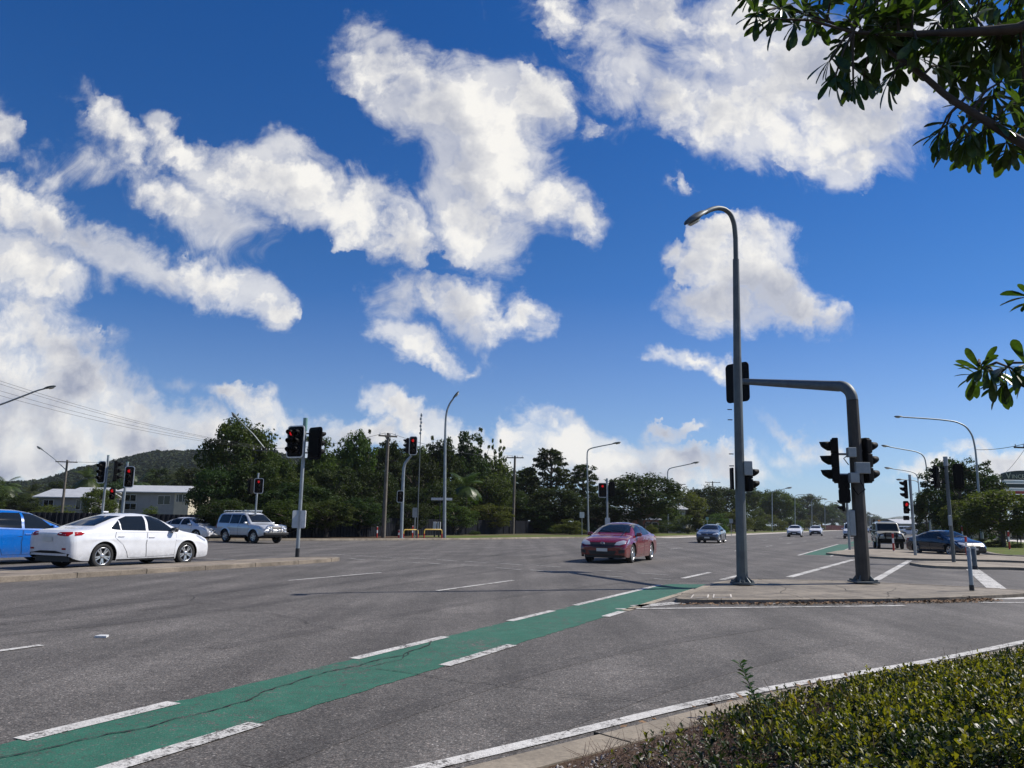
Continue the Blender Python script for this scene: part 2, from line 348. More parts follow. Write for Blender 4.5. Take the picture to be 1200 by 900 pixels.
tc=t.n('ShaderNodeTexCoord'); sp_=t.n('ShaderNodeSeparateXYZ'); t.L.new(tc.outputs['Generated'],sp_.inputs[0])
yy=t.math('MAXIMUM',t.math('ABSOLUTE',sp_.outputs[1]),.08)
cb=t.n('ShaderNodeCombineXYZ'); t.L.new(t.math('DIVIDE',sp_.outputs[0],yy),cb.inputs[0]); t.L.new(t.math('DIVIDE',sp_.outputs[2],yy),cb.inputs[1])
def dens(v):
    x=t.n('ShaderNodeGroup'); x.node_tree=g; t.put(x.inputs[0],v); return x.outputs
A=dens(cb.outputs[0]); D=A[0]
mask=t.math('MAXIMUM',t.math('MULTIPLY',t.mr(D,-.03,.68,0,1,True),t.mr(D,.1,.8,.74,1)),t.mr(A[2],-.20,.66,0,.72,True))
b1=t.mr(A[1],-.50,.50,0,1)
thick=t.mr(D,.25,1.0,0,1,True)
spx=t.n('ShaderNodeSeparateXYZ'); t.L.new(cb.outputs[0],spx.inputs[0])
low=t.mr(spx.outputs[1],.40,.06,0,1); lft=t.mr(spx.outputs[0],-.22,-.58,0,1)
mpg=t.n('ShaderNodeMapping'); mpg.inputs['Scale'].default_value=(2.2,9,1); t.L.new(cb.outputs[0],mpg.inputs[0]); gn=t.noise(mpg.outputs[0],1.0,4,.5); gn.node.noise_dimensions='2D'; band_=t.mr(gn,.36,.62,.10,1.0,True)
gray=t.math('MULTIPLY',t.math('MULTIPLY',t.math('MULTIPLY',low,band_),t.math('ADD',.22,t.math('MULTIPLY',lft,.80))),thick)
br=t.math('ADD',.74,t.math('MULTIPLY',b1,.40)); br=t.math('SUBTRACT',br,t.math('MULTIPLY',gray,t.math('SUBTRACT',.54,t.math('MULTIPLY',b1,.22))))
br=t.math('SUBTRACT',br,t.math('MULTIPLY',thick,t.math('MULTIPLY',t.math('SUBTRACT',1,b1),.26)))
br=t.math('MINIMUM',t.math('MAXIMUM',br,.24),1.02)
cc=t.n('ShaderNodeCombineColor'); dkb=t.math('SUBTRACT',.75,br); t.L.new(t.math('SUBTRACT',t.math('MULTIPLY',br,9.5),t.math('MULTIPLY',dkb,1.0)),cc.inputs[0]); t.L.new(t.math('MULTIPLY',br,9.55),cc.inputs[1]); t.L.new(t.math('ADD',t.math('MULTIPLY',br,9.5),t.math('ADD',.3,t.math('MULTIPLY',dkb,2.6))),cc.inputs[2])
sky=t.n('ShaderNodeTexSky'); sky.sky_type='NISHITA'; sky.sun_disc=False; sky.sun_elevation=SUN_EL; sky.sun_rotation=SUN_AZ; sky.air_density=1.0; sky.dust_density=.0; sky.ozone_density=2.2; sky.altitude=0
hs=t.n('ShaderNodeHueSaturation'); t.L.new(t.mr(spx.outputs[1],.02,.30,.92,1.43),hs.inputs['Saturation']); hs.inputs['Value'].default_value=.95; hs.inputs['Hue'].default_value=.508; t.L.new(sky.outputs[0],hs.inputs['Color'])
skc=t.mix(1.0,hs.outputs[0],t.mix(t.mr(spx.outputs[1],.0,.35),(.58,.80,1.20),(.78,.90,1.05)),'MULTIPLY')
t.L.new(t.mix(mask,skc,cc.outputs[0]),bg.inputs['Color']); bg.inputs['Strength'].default_value=.078
SC.view_settings.view_transform='Standard'; SC.view_settings.look='None'; SC.view_settings.exposure=0.3; SC.view_settings.gamma=1
SC.cycles.use_denoising=True; SC.cycles.max_bounces=6; SC.cycles.transparent_max_bounces=6
# ================= air: one closed box of even thin haze round the scene
hm=bpy.data.materials.new('thin_haze'); hm.use_nodes=True; hn=hm.node_tree; hn.nodes.remove(hn.nodes['Principled BSDF']); pv=hn.nodes.new('ShaderNodeVolumePrincipled'); pv.inputs['Color'].default_value=(.80,.88,.97,1); pv.inputs['Density'].default_value=HAZE; pv.inputs['Anisotropy'].default_value=.2
hn.links.new(pv.outputs[0],hn.nodes['Material Output'].inputs['Volume'])
if HAZE>0: hz=MB(); hz.box((0,4350,79),(14100,9500,160)); tag(hz.build('haze',hm),kind='stuff')
# ================= ground sheets
def sheet(name,pts,z,m,kind='structure',skirt=0.0):
    """flat polygon at height z, tessellated; skirt adds vertical sides"""
    v3=[Vector((p[0],p[1],0)) for p in pts]; tr=tessellate_polygon([v3]); mb=MB()
    fs=[]
    for a,b,c in tr:
        n=(v3[b]-v3[a]).cross(v3[c]-v3[a]).z
        if abs(n)>1e-9: fs.append((a,b,c) if n>0 else (a,c,b))
    mb.add([(p[0],p[1],z) for p in pts],fs)
    if skirt:
        n=len(pts); ar=sum(pts[i][0]*pts[(i+1)%n][1]-pts[(i+1)%n][0]*pts[i][1] for i in range(n)); q=pts if ar>0 else pts[::-1]
        mb.add([(p[0],p[1],z-skirt) for p in q]+[(p[0],p[1],z) for p in q],[(i,(i+1)%n,n+(i+1)%n,n+i) for i in range(n)])
    o=mb.build(name,m); return tag(o,kind=kind) if kind else o
def smooth(pts,it=2):
    for _ in range(it):
        q=[pts[0]]
        for a,b in zip(pts,pts[1:]):
            q+= [(a[0]*.75+b[0]*.25,a[1]*.75+b[1]*.25),(a[0]*.25+b[0]*.75,a[1]*.25+b[1]*.75)]
        pts=q+[pts[-1]]
    return pts
def offs(pts,d):
    out=[]
    for i,p in enumerate(pts):
        a=pts[max(0,i-1)]; b=pts[min(len(pts)-1,i+1)]; tx,ty=b[0]-a[0],b[1]-a[1]; l=math.hypot(tx,ty) or 1
        out.append((p[0]-ty/l*d,p[1]+tx/l*d))
    return out
def ribbon(mb,pts,w,z,m=0,jit=0.0):
    if jit: pts=[(p[0]+random.uniform(-jit,jit),p[1]+random.uniform(-jit,jit)) for p in pts]
    a=offs(pts,w/2); b=offs(pts,-w/2); n=len(pts)
    mb.add([(p[0],p[1],z) for p in a]+[(p[0],p[1],z) for p in b],[(i,n+i,n+i+1,i+1) for i in range(n-1)],m)
def resample(pts,st):
    out=[pts[0]]; acc=0
    for a,b in zip(pts,pts[1:]):
        l=math.hypot(b[0]-a[0],b[1]-a[1])
        while acc+l>=st:
            k=(st-acc)/l; a=(a[0]+(b[0]-a[0])*k,a[1]+(b[1]-a[1])*k); out.append(a); l=math.hypot(b[0]-a[0],b[1]-a[1]); acc=0
        acc+=l
    return out
def kerb(mb,pts,w,h,z0=0,m=0):
    if len(pts)>3 and math.hypot(*pts[len(pts)//2])<60:      # open joints between the kerb lengths
        js=resample(pts,1.9)
        for i in range(1,len(js)-1):
            tx,ty=js[i+1][0]-js[i-1][0],js[i+1][1]-js[i-1][1]; l=math.hypot(tx,ty)
            if l<1 or math.hypot(*js[i])>45: continue
            tx/=l;ty/=l; nx,ny=-ty,tx; s_=1 if w>0 else -1
            q=[(js[i][0]+tx*.004*e-nx*s_*.006*g,js[i][1]+ty*.007*e-ny*s_*.006*g) for e,g in((-1,1),(1,1))]+[(js[i][0]+tx*.004*e+nx*w*1.0,js[i][1]+ty*.007*e+ny*w*1.0) for e in(1,-1)]
            mb.add([(p[0],p[1],z0-.01) for p in q]+[(p[0],p[1],z0+h+.0035) for p in q],[(4,5,6,7),(0,1,5,4),(3,2,1,0),(1,2,6,5),(2,3,7,6),(3,0,4,7)],1)
    a=pts; b=offs(pts,w); n=len(pts); a2=offs(pts,w*.16)
    L=[(p[0],p[1],z0-.02) for p in a]+[(p[0],p[1],z0+h*.72) for p in offs(pts,w*.05)]+[(p[0],p[1],z0+h) for p in a2]+[(p[0],p[1],z0+h) for p in b]+[(p[0],p[1],z0-.02) for p in b]
    for k in range(4):
        mb.add([L[k*n+i] for i in range(n)]+[L[(k+1)*n+i] for i in range(n)],[(i,i+1,n+i+1,n+i) for i in range(n-1)],m)
# one sheet to the horizon
sheet('ground',[(-7000,-300),(7000,-300),(7000,9000),(-7000,9000)],-.06,M['soil'])
farkerb=[(-120,22),(-60,34),(-37.5,41.4),(-25,46.5),(-18.9,49.6),(-10,56.1),(-2.5,63.8),(4.2,75)]+[U(u,-23.7) for u in (81,100,150,300,800,1500)]
farkerb=smooth(farkerb,2)
rightk=[(900,1200),U(900,9.5),U(300,9.5),U(150,9.5),G(1068,631),G(1085,633),G(1112,638),G(1150,648.5),G(1166,652.5),G(1200,654),G(1330,655),(95,36)]
road=farkerb+[(1000,1700),(900,1200)]+[(300,420),(200,100),(200,-200),(-200,-200),(-200,0)]
sheet('road',road,0.0,M['asphalt'])
# far verge: ground raised behind the far kerb
fv=offs(farkerb,.3)
sheet('verge',fv+[(1100,1900),(200,1900),(-500,600),(-500,30)],.12,M['soil'])
mb=MB(); kerb(mb,farkerb,.3,.13); tag(mb.build('kerb',[M['kerb'],M['joint']]),kind='structure')
# mown grass along the far verge, dry leaf litter along the fence
mb=MB(); gl=[p for p in farkerb if p[0]>-4.5 and p[1]<420]
a=offs(gl,.9); b=offs(gl,6.5); n=len(gl)
mb.add([(p[0],p[1],.126) for p in a]+[(p[0],p[1],.126) for p in b],[(i,i+1,n+i+1,n+i) for i in range(n-1)]); tag(mb.build('grass_verge',M['grass']),kind='structure')
mb=MB(); gl=[p for p in farkerb if -40<p[0]<-2]; a=offs(gl,.9); b=offs(gl,12.5); n=len(gl)
mb.add([(p[0],p[1],.124) for p in a]+[(p[0],p[1],.124) for p in b],[(i,i+1,n+i+1,n+i) for i in range(n-1)]); tag(mb.build('leaf_litter',M['mulch']),kind='structure')
mb=MB(); gl=[p for p in farkerb if 14.5<p[0]<420]; ribbon(mb,offs(gl,-1.2),2.0,.006); tag(mb.build('gutter',M['palecon']),kind='structure')
# right verge
rk=smooth(rightk[2:],2)
sheet('verge',offs(rk,.3)+[(300,36),(400,300),(500,700)],.12,M['grass'])
mb=MB(); kerb(mb,rk,.3,.13); tag(mb.build('kerb',[M['kerb'],M['joint']]),kind='structure')
sheet('car_park',[G(1120,630),G(1200,637),G(1420,640),(160,60),(160,160)],.13,M['palecon'])
# left median with its worn concrete
med=smooth([U(-40,-17.25),U(0,-17.25),U(10.6,-17.2),U(16.5,-17.2),U(19.6,-17.2)],1)+smooth([U(19.6,-17.2),U(22.2,-17.4),U(23.1,-18.0),U(22.6,-18.7),U(20,-18.95)],2)+smooth([U(20,-18.95),U(10,-19.0),U(0,-19.0),U(-40,-19.0)],1)
sheet('traffic_island',med,.11,M['concrete'],skirt=.13)
mb=MB(); kerb(mb,med[::-1],-.16,.116); tag(mb.build('kerb',[M['kerb'],M['joint']]),kind='structure')
# near island carrying the lamp post
isl=[G(*p) for p in ((826,689),(842,685),(872,682),(950,683),(1014,684.5),(1035,686.5),(1090,688.5),(1132,691),(1165,693),(1215,696),(1218,699),(1160,702),(1095,705),(1000,706.5),(900,707.5),(796,707.5),(790,704))]
isl=smooth(isl+[isl[0]],1)[:-1]
sheet('traffic_island',isl,.07,M['islandcon'],skirt=.09)
mb=MB(); kerb(mb,isl+[isl[0]],.16,.076) if sum(isl[i][0]*isl[(i+1)%len(isl)][1]-isl[(i+1)%len(isl)][0]*isl[i][1] for i in range(len(isl)))>0 else kerb(mb,isl[::-1]+[isl[-1]],.16,.076)
tag(mb.build('kerb',[M['kerb'],M['joint']]),kind='structure')
for pts in (((968,650),(985,646.5),(1012,644.5),(1060,646.5),(1110,649.5),(1200,654.5),(1330,662),(1330,668),(1200,659.5),(1110,657.5),(1060,656.5),(1000,653)),
            ((1066,662),(1090,659.8),(1130,660.2),(1200,662.5),(1330,667),(1330,676),(1200,668),(1130,667.2),(1085,665.5))):
    q=[G(*p) for p in pts]; q=smooth(q+[q[0]],1)[:-1]
    sheet('traffic_island',q,.09,M['kerb'],skirt=.11)
# near verge, its kerb and the mulched bed
edge=smooth([(-2.6,3.0),G(505,899),G(640,867.5),G(820,823),G(960,797),G(1110,772),(7.2,10.9),(10.2,13.0),(14,14.9),(22,17)],3)
nk=offs(edge,-.37)
sheet('verge',offs(nk,-.30)+[(40,-20),(-30,-20),(-20,-8)],.10,M['mulch'])
mb=MB(); kerb(mb,nk[::-1],.30,.11); tag(mb.build('kerb',[M['kerb'],M['joint']]),kind='structure')
# ================= painted markings (road coordinates u along, n across)
def stripe(mb,u0,u1,n0,w,z=.008,seg=1.2):
    k=max(2,int(abs(u1-u0)/seg)); pts=[U(u0+(u1-u0)*i/k,n0) for i in range(k+1)]; ribbon(mb,pts,w,z)
def lineobj(name,segs,m='line'):
    mb=MB()
    for s in segs:
        if len(s)==4: stripe(mb,*s)
        else: ribbon(mb,s[0],s[1],s[2] if len(s)>2 else .008)
    return tag(mb.build(name,M[m]),kind='structure')
mb=MB(); k=260; L=[];Rr=[]
for i in range(k+1):
    u=-6+24.6*i/k; L.append(U(u,-5.14+random.uniform(-.02,.016)+(.0 if u<18 else (u-18)*.02))); Rr.append(U(u,-4.13+random.uniform(-.016,.02)+(0 if u<16 else -(u-16)*.02)))
L.append(U(19.2,-5.0)); Rr.append(U(19.9,-3.75)); n=len(L)
mb.add([(p[0],p[1],.004) for p in L+Rr],[(i,n+i,n+i+1,i+1) for i in range(n-1)]); tag(mb.build('bike_lane',M['green']),kind='structure')
mb=MB(); stripe(mb,43.5,72,-3.75,1.3,.004); stripe(mb,76,95,-3.3,1.6,.004); tag(mb.build('bike_lane',M['green']),kind='structure')
lineobj('bike_lane_edge_line',[(3.42,4.62,-5.13,.15),(6.9,8.75,-5.14,.13),(10.6,12.2,-5.15,.13),(13.2,18.8,-5.15,.13),(0,1.2,-5.13,.14),
    (3.0,4.45,-4.12,.15),(7.05,8.6,-4.14,.14),(11.9,12.75,-4.14,.14)])
lineobj('bike_lane_edge_line',[(12.9,18.1,-4.14,.15)],'oldkerbline')
lineobj('bike_lane_edge_line',[(42,72,-4.5,.14),(42,60,-3.0,.12)])
dash=[(2.2,5.85,-8.6,.11),(14.3,17.9,-8.62,.11),(14.6,18.3,-12.85,.10),(4,7.5,-12.9,.1)]
for i in range(12): dash.append((46+i*12,49+i*12,-8.3,.12)); dash.append((46+i*12,49+i*12,-12.0,.12)); dash.append((46+i*12,49+i*12,-16.2,.12))
lineobj('lane_line',dash,'line')
def pxl(a,b,w,k=5):
    A,B=G(*a),G(*b); return ([(A[0]+(B[0]-A[0])*i/k,A[1]+(B[1]-A[1])*i/k) for i in range(k+1)],w)
zz=lambda x,y:(380+x/3.75,620+y/3.75); yy2=lambda x,y:(660+x/6,590+y/6)
turn=[]
for a,b in (((30,110),(115,117)),((140,117),(225,122)),((250,123),(350,128)),((370,127),(465,132)),((495,135),(592,142)),((620,142),(715,150)),((750,150),(868,158)),((905,158),(1040,168)),
    ((115,130),(180,137)),((200,135),(290,140)),((325,143),(425,150)),((455,150),(555,158)),((600,158),(718,165)),((755,170),(865,180)),((905,180),(1035,192)),((1065,193),(1190,203))):
    turn.append(pxl(zz(*a),zz(*b),.11))
for a,b in (((250,470),(470,487)),((520,490),(740,505)),((300,512),(420,520)),((640,530),(760,540))): turn.append(pxl(yy2(*a),yy2(*b),.11))
lineobj('turning_line',turn,'oldline')
lineobj('stop_line',[pxl((800,678),(832,671),.16),pxl((846,679.5),(872,673),.16)])
sl2=[pxl((925,676.5),(1000,656),.22,12),pxl((1026,680),(1066,657),.22,12)]
lineobj('crosswalk_line',sl2,'line')
lineobj('crosswalk_line',[pxl((1140,667.5),(1168,690),.42,8)],'line')
lineobj('island_edge_line',[pxl((722,714),(1060,710.2),.12,20),pxl((1148,706.5),(1330,707),.12,8),pxl((240,655),(292,657),.12),pxl((-60,657),(60,656),.1)])
lineobj('painted_bar',[pxl((745,711),(797,706.8),.32),pxl((1150,702),(1215,701),.40),pxl((905,707.6),(975,706.2),.09)],'line')
lineobj('gutter',[pxl((1036,687.2),(1128,691.5),.22,8)],'palecon')
lineobj('edge_line',[(edge,.125)],'line')
# faint rubber tracks of turning cars, and darker oil drips where traffic waits
mb=MB()
def arc(p,w): ribbon(mb,smooth([G(*q) for q in p],3),w,.0022)
for p in (((-40,735),(200,712),(480,672),(700,645)),((-40,748),(220,722),(510,678),(720,650)),((1240,672),(1060,668),(900,668),(640,690),(250,760)),((1240,684),(1060,678),(930,676),(800,682)),((300,652),(520,650),(760,655),(1010,668)),((640,640),(560,655),(300,690),(-20,725)),((900,735),(700,765),(480,830),(300,900)),((990,752),(820,790),(640,850),(540,900))): arc(p,random.uniform(.22,.34))
tag(mb.build('tyre_track',M['tyretrack']),kind='structure')
# cracks in the seal, drawn as thin dark strips
mb=MB()
def crack(pts,w,it=4,z=.0115):
    for k in range(it):
        q=[pts[0]]
        for a,b in zip(pts,pts[1:]):
            l=math.hypot(b[0]-a[0],b[1]-a[1]); q+=[((a[0]+b[0])/2+random.gauss(0,.055*l),(a[1]+b[1])/2+random.gauss(0,.055*l)),b]
        pts=q
    a=offs(pts,w/2); n=len(pts); ww=[w*random.uniform(.35,1.3) for _ in pts]
    A=[offs(pts,1)[i] for i in range(n)]
    L=[(p[0]+(q[0]-p[0])*k/2,p[1]+(q[1]-p[1])*k/2,z) for p,q,k in zip(pts,A,ww)]; R=[(p[0]-(q[0]-p[0])*k/2,p[1]-(q[1]-p[1])*k/2,z) for p,q,k in zip(pts,A,ww)]
    mb.add(L+R,[(i,n+i,n+i+1,i+1) for i in range(n-1)])
crack([G(-20,895),G(100,868),G(200,845),G(310,811),G(400,785),G(460,771),G(505,752)],.016,4)
crack([G(440,785),G(475,789),G(560,801),G(640,809),G(770,823)],.012,4)
crack([G(430,783),G(470,774),G(478,765)],.010,3); crack([G(640,814),G(720,822),G(810,829)],.008,3)
crack([G(170,690),G(330,722),G(420,742)],.010,4); crack([G(500,700),G(640,703)],.008,3)
for c_ in (((905,684.5),(915,695),(935,706)),((1050,688.5),(1040,697),(1052,705)),((860,688),(940,694),(1010,692),(1090,697)),((980,686),(1000,694))): crack([G(*p,.07) for p in c_],.013,3,.0745)
tag(mb.build('road_crack',mat('dark_crack',(.02,.019,.018),.95)),kind='structure')
# ================= cars
def interp(tab,x): return float(np.interp(x,[p[0] for p in tab],[p[1] for p in tab]))
def smtab(tab,x,s=.05):
    return sum(interp(tab,x+d*s)*wt for d,wt in ((-1.5,.12),(-.75,.22),(0,.32),(.75,.22),(1.5,.12)))
def clip_poly(poly,axis,val,keep_ge):
    out=[]
    for i in range(len(poly)):
        a=poly[i]; b=poly[(i+1)%len(poly)]
        ia=(a[axis]>=val) if keep_ge else (a[axis]<=val); ib=(b[axis]>=val) if keep_ge else (b[axis]<=val)
        if ia: out.append(a)
        if ia!=ib:
            t=(val-a[axis])/(b[axis]-a[axis]); out.append(tuple(a[k]+(b[k]-a[k])*t for k in range(2)))
    return out
class Car:
    def __init__(s,name,label,cat,spec,paint,loc,az,scale=1.0,group=None):
        s.sp=spec; s.paint=paint
        s.root=empty(name,(loc[0],loc[1],.0),math.pi/2-az,label,cat,group); s.root.scale=(scale,)*3
        s.body()
    def body(s):
        q=s.sp; L=q['L']; W=q['W']/2; h=L/2; r=q['r']; xf=h-q['fo']; xr=xf-q['wb']; s.xf,s.xr=xf,xr
        ra=r+q.get('gap',.055); zc=r; sill=q.get('sill',.2)
        xs=set(np.linspace(-h,h,72).tolist())
        for e in (.0,.01,.025,.05,.085,.13,.19): xs.add(h-e); xs.add(-h+e)
        for c in (xf,xr):
            for k in range(15): xs.add(c+ra*math.cos(math.pi*k/14)*.9995)
            xs.add(c+ra+.004); xs.add(c-ra-.004)
        xs=sorted(x for x in xs if -h<=x<=h)
        Ns,Nu=16,18; nexp=q.get('nexp',3.3); tb=q.get('tumble',.17)
        belt=q['belt']; top=q['top']; bot=q['bot']
        rings=[]
        for x in xs:
            ef=h-x; er=x+h; e=min(ef,er); cr_=q.get('corner',.22)
            plan=1-q.get('pf',.07)*max(0,x/h)**2.2-q.get('pr',.055)*max(0,-x/h)**2.2
            if e<cr_: plan*=q.get('cmin',.80)+(1-q.get('cmin',.80))*math.sqrt(max(0,1-(1-e/cr_)**2))
            w=W*plan
            zb=smtab(bot,x); zbelt=smtab(belt,x,.06); zt=max(smtab(top,x,.05),zbelt+.012)
            ar=False
            for c in (xf,xr):
                d=abs(x-c)
                if d<ra: zb=max(zb,zc+math.sqrt(max(0,ra*ra-d*d))); ar=True
            ring=[]
            for k in range(Ns+1):
                z=zb+(zbelt-zb)*k/Ns; qq=(z-sill)/(zbelt-sill)
                y=w
                if qq<.4: y*=.955+.045*(1-(1-max(qq,0)/.4)**2)
                if qq>.70: y*=1-.045*((qq-.70)/.30)**1.6
                y+=.010*math.exp(-((qq-.74)/.05)**2)*(1 if abs(x)<h-.35 else 0)
                for c in (xf,xr):
                    dd=math.hypot(x-c,z-zc); y+=q.get('flare',.014)*math.exp(-((dd-ra)/.05)**2)
                ring.append((x,y,z))
            hh=zt-zbelt; ye=ring[-1][1]-(.03 if hh>.18 else .03*max(0,hh-.03)/.15)
            for k in range(1,Nu+1):
                ph=math.pi/2*k/Nu; n=nexp if hh>.15 else 2.6
                y=ye*max(0,math.cos(ph))**(2/n); z=zbelt+hh*math.sin(ph)**(2/n)
                y*=1-tb*max(0,z-zbelt)/.5
                ring.append((x,y,z))
            # raked ends
            ring=[(xx+ (q.get('rakef',0)*(zz-.5) if ef<.35 else 0)*(1-ef/.35 if ef<.35 else 0) - (q.get('raker',0)*(zz-.6) if er<.35 else 0)*(1-er/.35 if er<.35 else 0),yy,zz) for xx,yy,zz in ring]
            rings.append(ring)
        n=len(rings[0]); vs=[];fs=[]
        for ring in rings:
            vs+=ring; vs+=[(x,-y,z) for x,y,z in ring[:-1]][::-1]
        m=2*n-1
        for i in range(len(rings)-1):
            for k in range(m-1): fs.append((i*m+k,i*m+k+1,(i+1)*m+k+1,(i+1)*m+k))
        # end caps in inner rings
        for i,rev in ((0,False),(len(rings)-1,True)):
            ring=vs[i*m:(i+1)*m]; c=Vector((sum(v[0] for v in ring)/m,0,sum(v[2] for v in ring)/m)); prev=list(range(i*m,(i+1)*m))
            for sc_ in (.75,.45,.15):
                b=len(vs); vs+=[tuple(c+(Vector(v)-c)*sc_+Vector((0,0,0))) for v in ring]; cur=list(range(b,b+m))
                for k in range(m):
                    f=(prev[k],prev[(k+1)%m],cur[(k+1)%m],cur[k]); fs.append(f[::-1] if not rev else f)
                prev=cur
            fs.append(tuple(prev))
        s.bvh=BVHTree.FromPolygons([Vector(v) for v in vs],fs)
        mb=MB(); mb.add(vs,fs,0,True); s.obody=mb.build('body',s.paint,s.root)
        # dark belly and wheel wells behind the arches
        mb=MB(); mb.box((0,0,sill+.17),(L-.30,2*W-.44,.34)); mb.box((0,0,sill+.40),(L-.5,2*W-.30,.2))
        mb.build('underbody',M['trim'],s.root)
        for c,nm in ((xf,'wheel'),(xr,'wheel')):
            for sd_ in (1,-1): s.wheel(c,sd_*(W-.035-q.get('tw',.20)/2*0),sd_)
    def wheel(s,x,y,sd_):
        q=s.sp; r=q['r']; tw=q.get('tw',.20); rr=r*q.get('rim',.70)
        mb=MB(); p=[(rr*.96,-tw/2),(r*.93,-tw/2),(r*.985,-tw/2+.02),(r,-tw/2+.045),(r,tw/2-.045),(r*.985,tw/2-.02),(r*.93,tw/2),(rr*.98,tw/2-.004),(rr*.96,tw/2-.03)]
        Mx=Matrix.Translation((x,y-sd_*tw/2,r))@Matrix.Rotation(0 if sd_>0 else math.pi,4,'Z')
        mb.lathe(p,36,0,Mx); w=mb.build('wheel',M['tyre'],s.root)
        mb=MB(); d=tw/2
        mb.lathe([(rr*.985,d-.06),(rr*.985,d-.003),(rr*.93,d-.002),(rr*.90,d-.03),(rr*.88,d-.07)],36,0,Mx)
        mb.lathe([(rr*.9,d-.085),(.0,d-.085)],24,1,Mx,False)
        ns=q.get('spokes',5)
        for k in range(ns):
            a=2*math.pi*k/ns+.3
            for da in ((-.17,.17) if q.get('twin',True) else (0,)):
                R_=Matrix.Rotation(a+da,4,'Y'); wd=.030 if q.get('twin',True) else .06
                mb.add([(.04,d-.02,-wd*.7),(.04,d-.02,wd*.7),(rr*.93,d-.012,wd*.55),(rr*.93,d-.012,-wd*.55),(.04,d-.07,-wd*.7),(.04,d-.07,wd*.7),(rr*.93,d-.06,wd*.55),(rr*.93,d-.06,-wd*.55)],[(0,1,2,3),(0,4,5,1),(1,5,6,2),(3,2,6,7),(0,3,7,4)],0,False,Mx@R_)
        mb.lathe([(.062,d-.05),(.058,d-.012),(.03,d-.008),(0,d-.008)],16,0,Mx)
        mb.build('rim',[q.get('rimmat',M['alloy']),M['darkalloy']],w)
    def patch(s,name,poly,view,mt,off=.006,parent=None,step=.045,thick=.0,smooth_=True):
        """lay a panel of real geometry on the body: poly in (x,z) for sides, (y,z) for front/rear, (x,y) for top"""
        pol=[tuple(p) for p in poly]; mb=MB(); vi={}
        a0,a1=min(p[0] for p in pol),max(p[0] for p in pol); b0,b1=min(p[1] for p in pol),max(p[1] for p in pol)
        na=max(1,int((a1-a0)/step)); nb=max(1,int((b1-b0)/step)); vs=[];fs=[]
        def vert(p):
            k=(round(p[0],4),round(p[1],4))
            if k in vi: return vi[k]
            if view=='left': o,d=Vector((p[0],3,p[1])),Vector((0,-1,0))
            elif view=='right': o,d=Vector((p[0],-3,p[1])),Vector((0,1,0))
            elif view=='front': o,d=Vector((5,p[0],p[1])),Vector((-1,0,0))
            elif view=='rear': o,d=Vector((-5,p[0],p[1])),Vector((1,0,0))
            else: o,d=Vector((p[0],p[1],4)),Vector((0,0,-1))
            hit,nr,i_,ds=s.bvh.ray_cast(o,d)
            if hit is None:
                o2=o+d*(3-.6 if view in('left','right') else (5-s.sp['L']/2+.2 if view!='top' else 3)); hit,nr,i_,ds=s.bvh.find_nearest(o2)
            if nr.dot(d)>0: nr=-nr
            vs.append(tuple(hit+nr*off)); vi[k]=len(vs)-1; return vi[k]
        for i in range(na):
            col=clip_poly(clip_poly(pol,0,a0+(a1-a0)*i/na,True),0,a0+(a1-a0)*(i+1)/na,False)
            if len(col)<3: continue
            for j in range(nb):
                c=clip_poly(clip_poly(col,1,b0+(b1-b0)*j/nb,True),1,b0+(b1-b0)*(j+1)/nb,False)
                ids=[]
                for p in c:
                    v=vert(p)
                    if v not in ids: ids.append(v)
                if len(ids)<3: continue
                n=sum(((Vector(vs[ids[k]])-Vector(vs[ids[0]])).cross(Vector(vs[ids[k+1]])-Vector(vs[ids[0]])) for k in range(1,len(ids)-1)),Vector())
                out={'left':(0,1,0),'right':(0,-1,0),'front':(1,0,0),'rear':(-1,0,0),'top':(0,0,1)}[view]
                fs.append(tuple(ids) if n.dot(Vector(out))>0 else tuple(ids[::-1]))
        mb.add(vs,fs,0,smooth_); return mb.build(name,mt,parent or s.root)
    def both(s,fn):
        for v,sd_ in (('left',1),('right',-1)): fn(v,sd_)
    def finish(s,doors=True,detail=True):
        q=s.sp; W=q['W']/2; h=q['L']/2
        def side(v,sd_):
            for key in ('door_f','door_r'):
                if key in q and doors:
                    d=q[key]; cx=sum(p[0] for p in d)/len(d); cz=sum(p[1] for p in d)/len(d)
                    dr=s.patch('door',d,v,s.paint,.005,step=.06)
                    big=[(p[0]+.009*(1 if p[0]>cx else -1),p[1]+.007*(1 if p[1]>cz else -1)) for p in d]
                    s.patch('door_seal',big,v,M['rubber'],.0025,dr,step=.07)
                    hx,hz=q['handle_'+key[-1]]
                    hit,nr,_,_=s.bvh.ray_cast(Vector((hx,3*sd_,hz)),Vector((0,-sd_,0)))
                    if hit:
                        mb=MB(); yy_=hit.y+sd_*.022
                        mb.box((hx,yy_,hz),(.19,.018,.026),0,None,.008); mb.build('handle',q.get('handlemat',s.paint),dr)
                    wd='win_'+key[-1]
                    if wd in q: s.patch('window',q[wd],v,M['glass'],.009,dr,step=.05)
            for key in (('win_q','win_q2') if doors else ('win_f','win_r','win_q','win_q2')):
                if key in q: s.patch('side_window',q[key],v,M['glass'],.008,step=.05)
            for key,nm,mt in (('hl_side','headlight','hlamp'),('tl_side','taillight','tail')):
                if key in q: s.patch(nm,q[key],v,M[mt],.007,step=.035)
            if 'sillp' in q: s.patch('sill_trim',q['sillp'],v,M['trim'],.006,step=.08)
            # mirror
            mx,mz=q['mirror']; hit,nr,_,_=s.bvh.ray_cast(Vector((mx,3*sd_,mz-.03)),Vector((0,-sd_,0)))
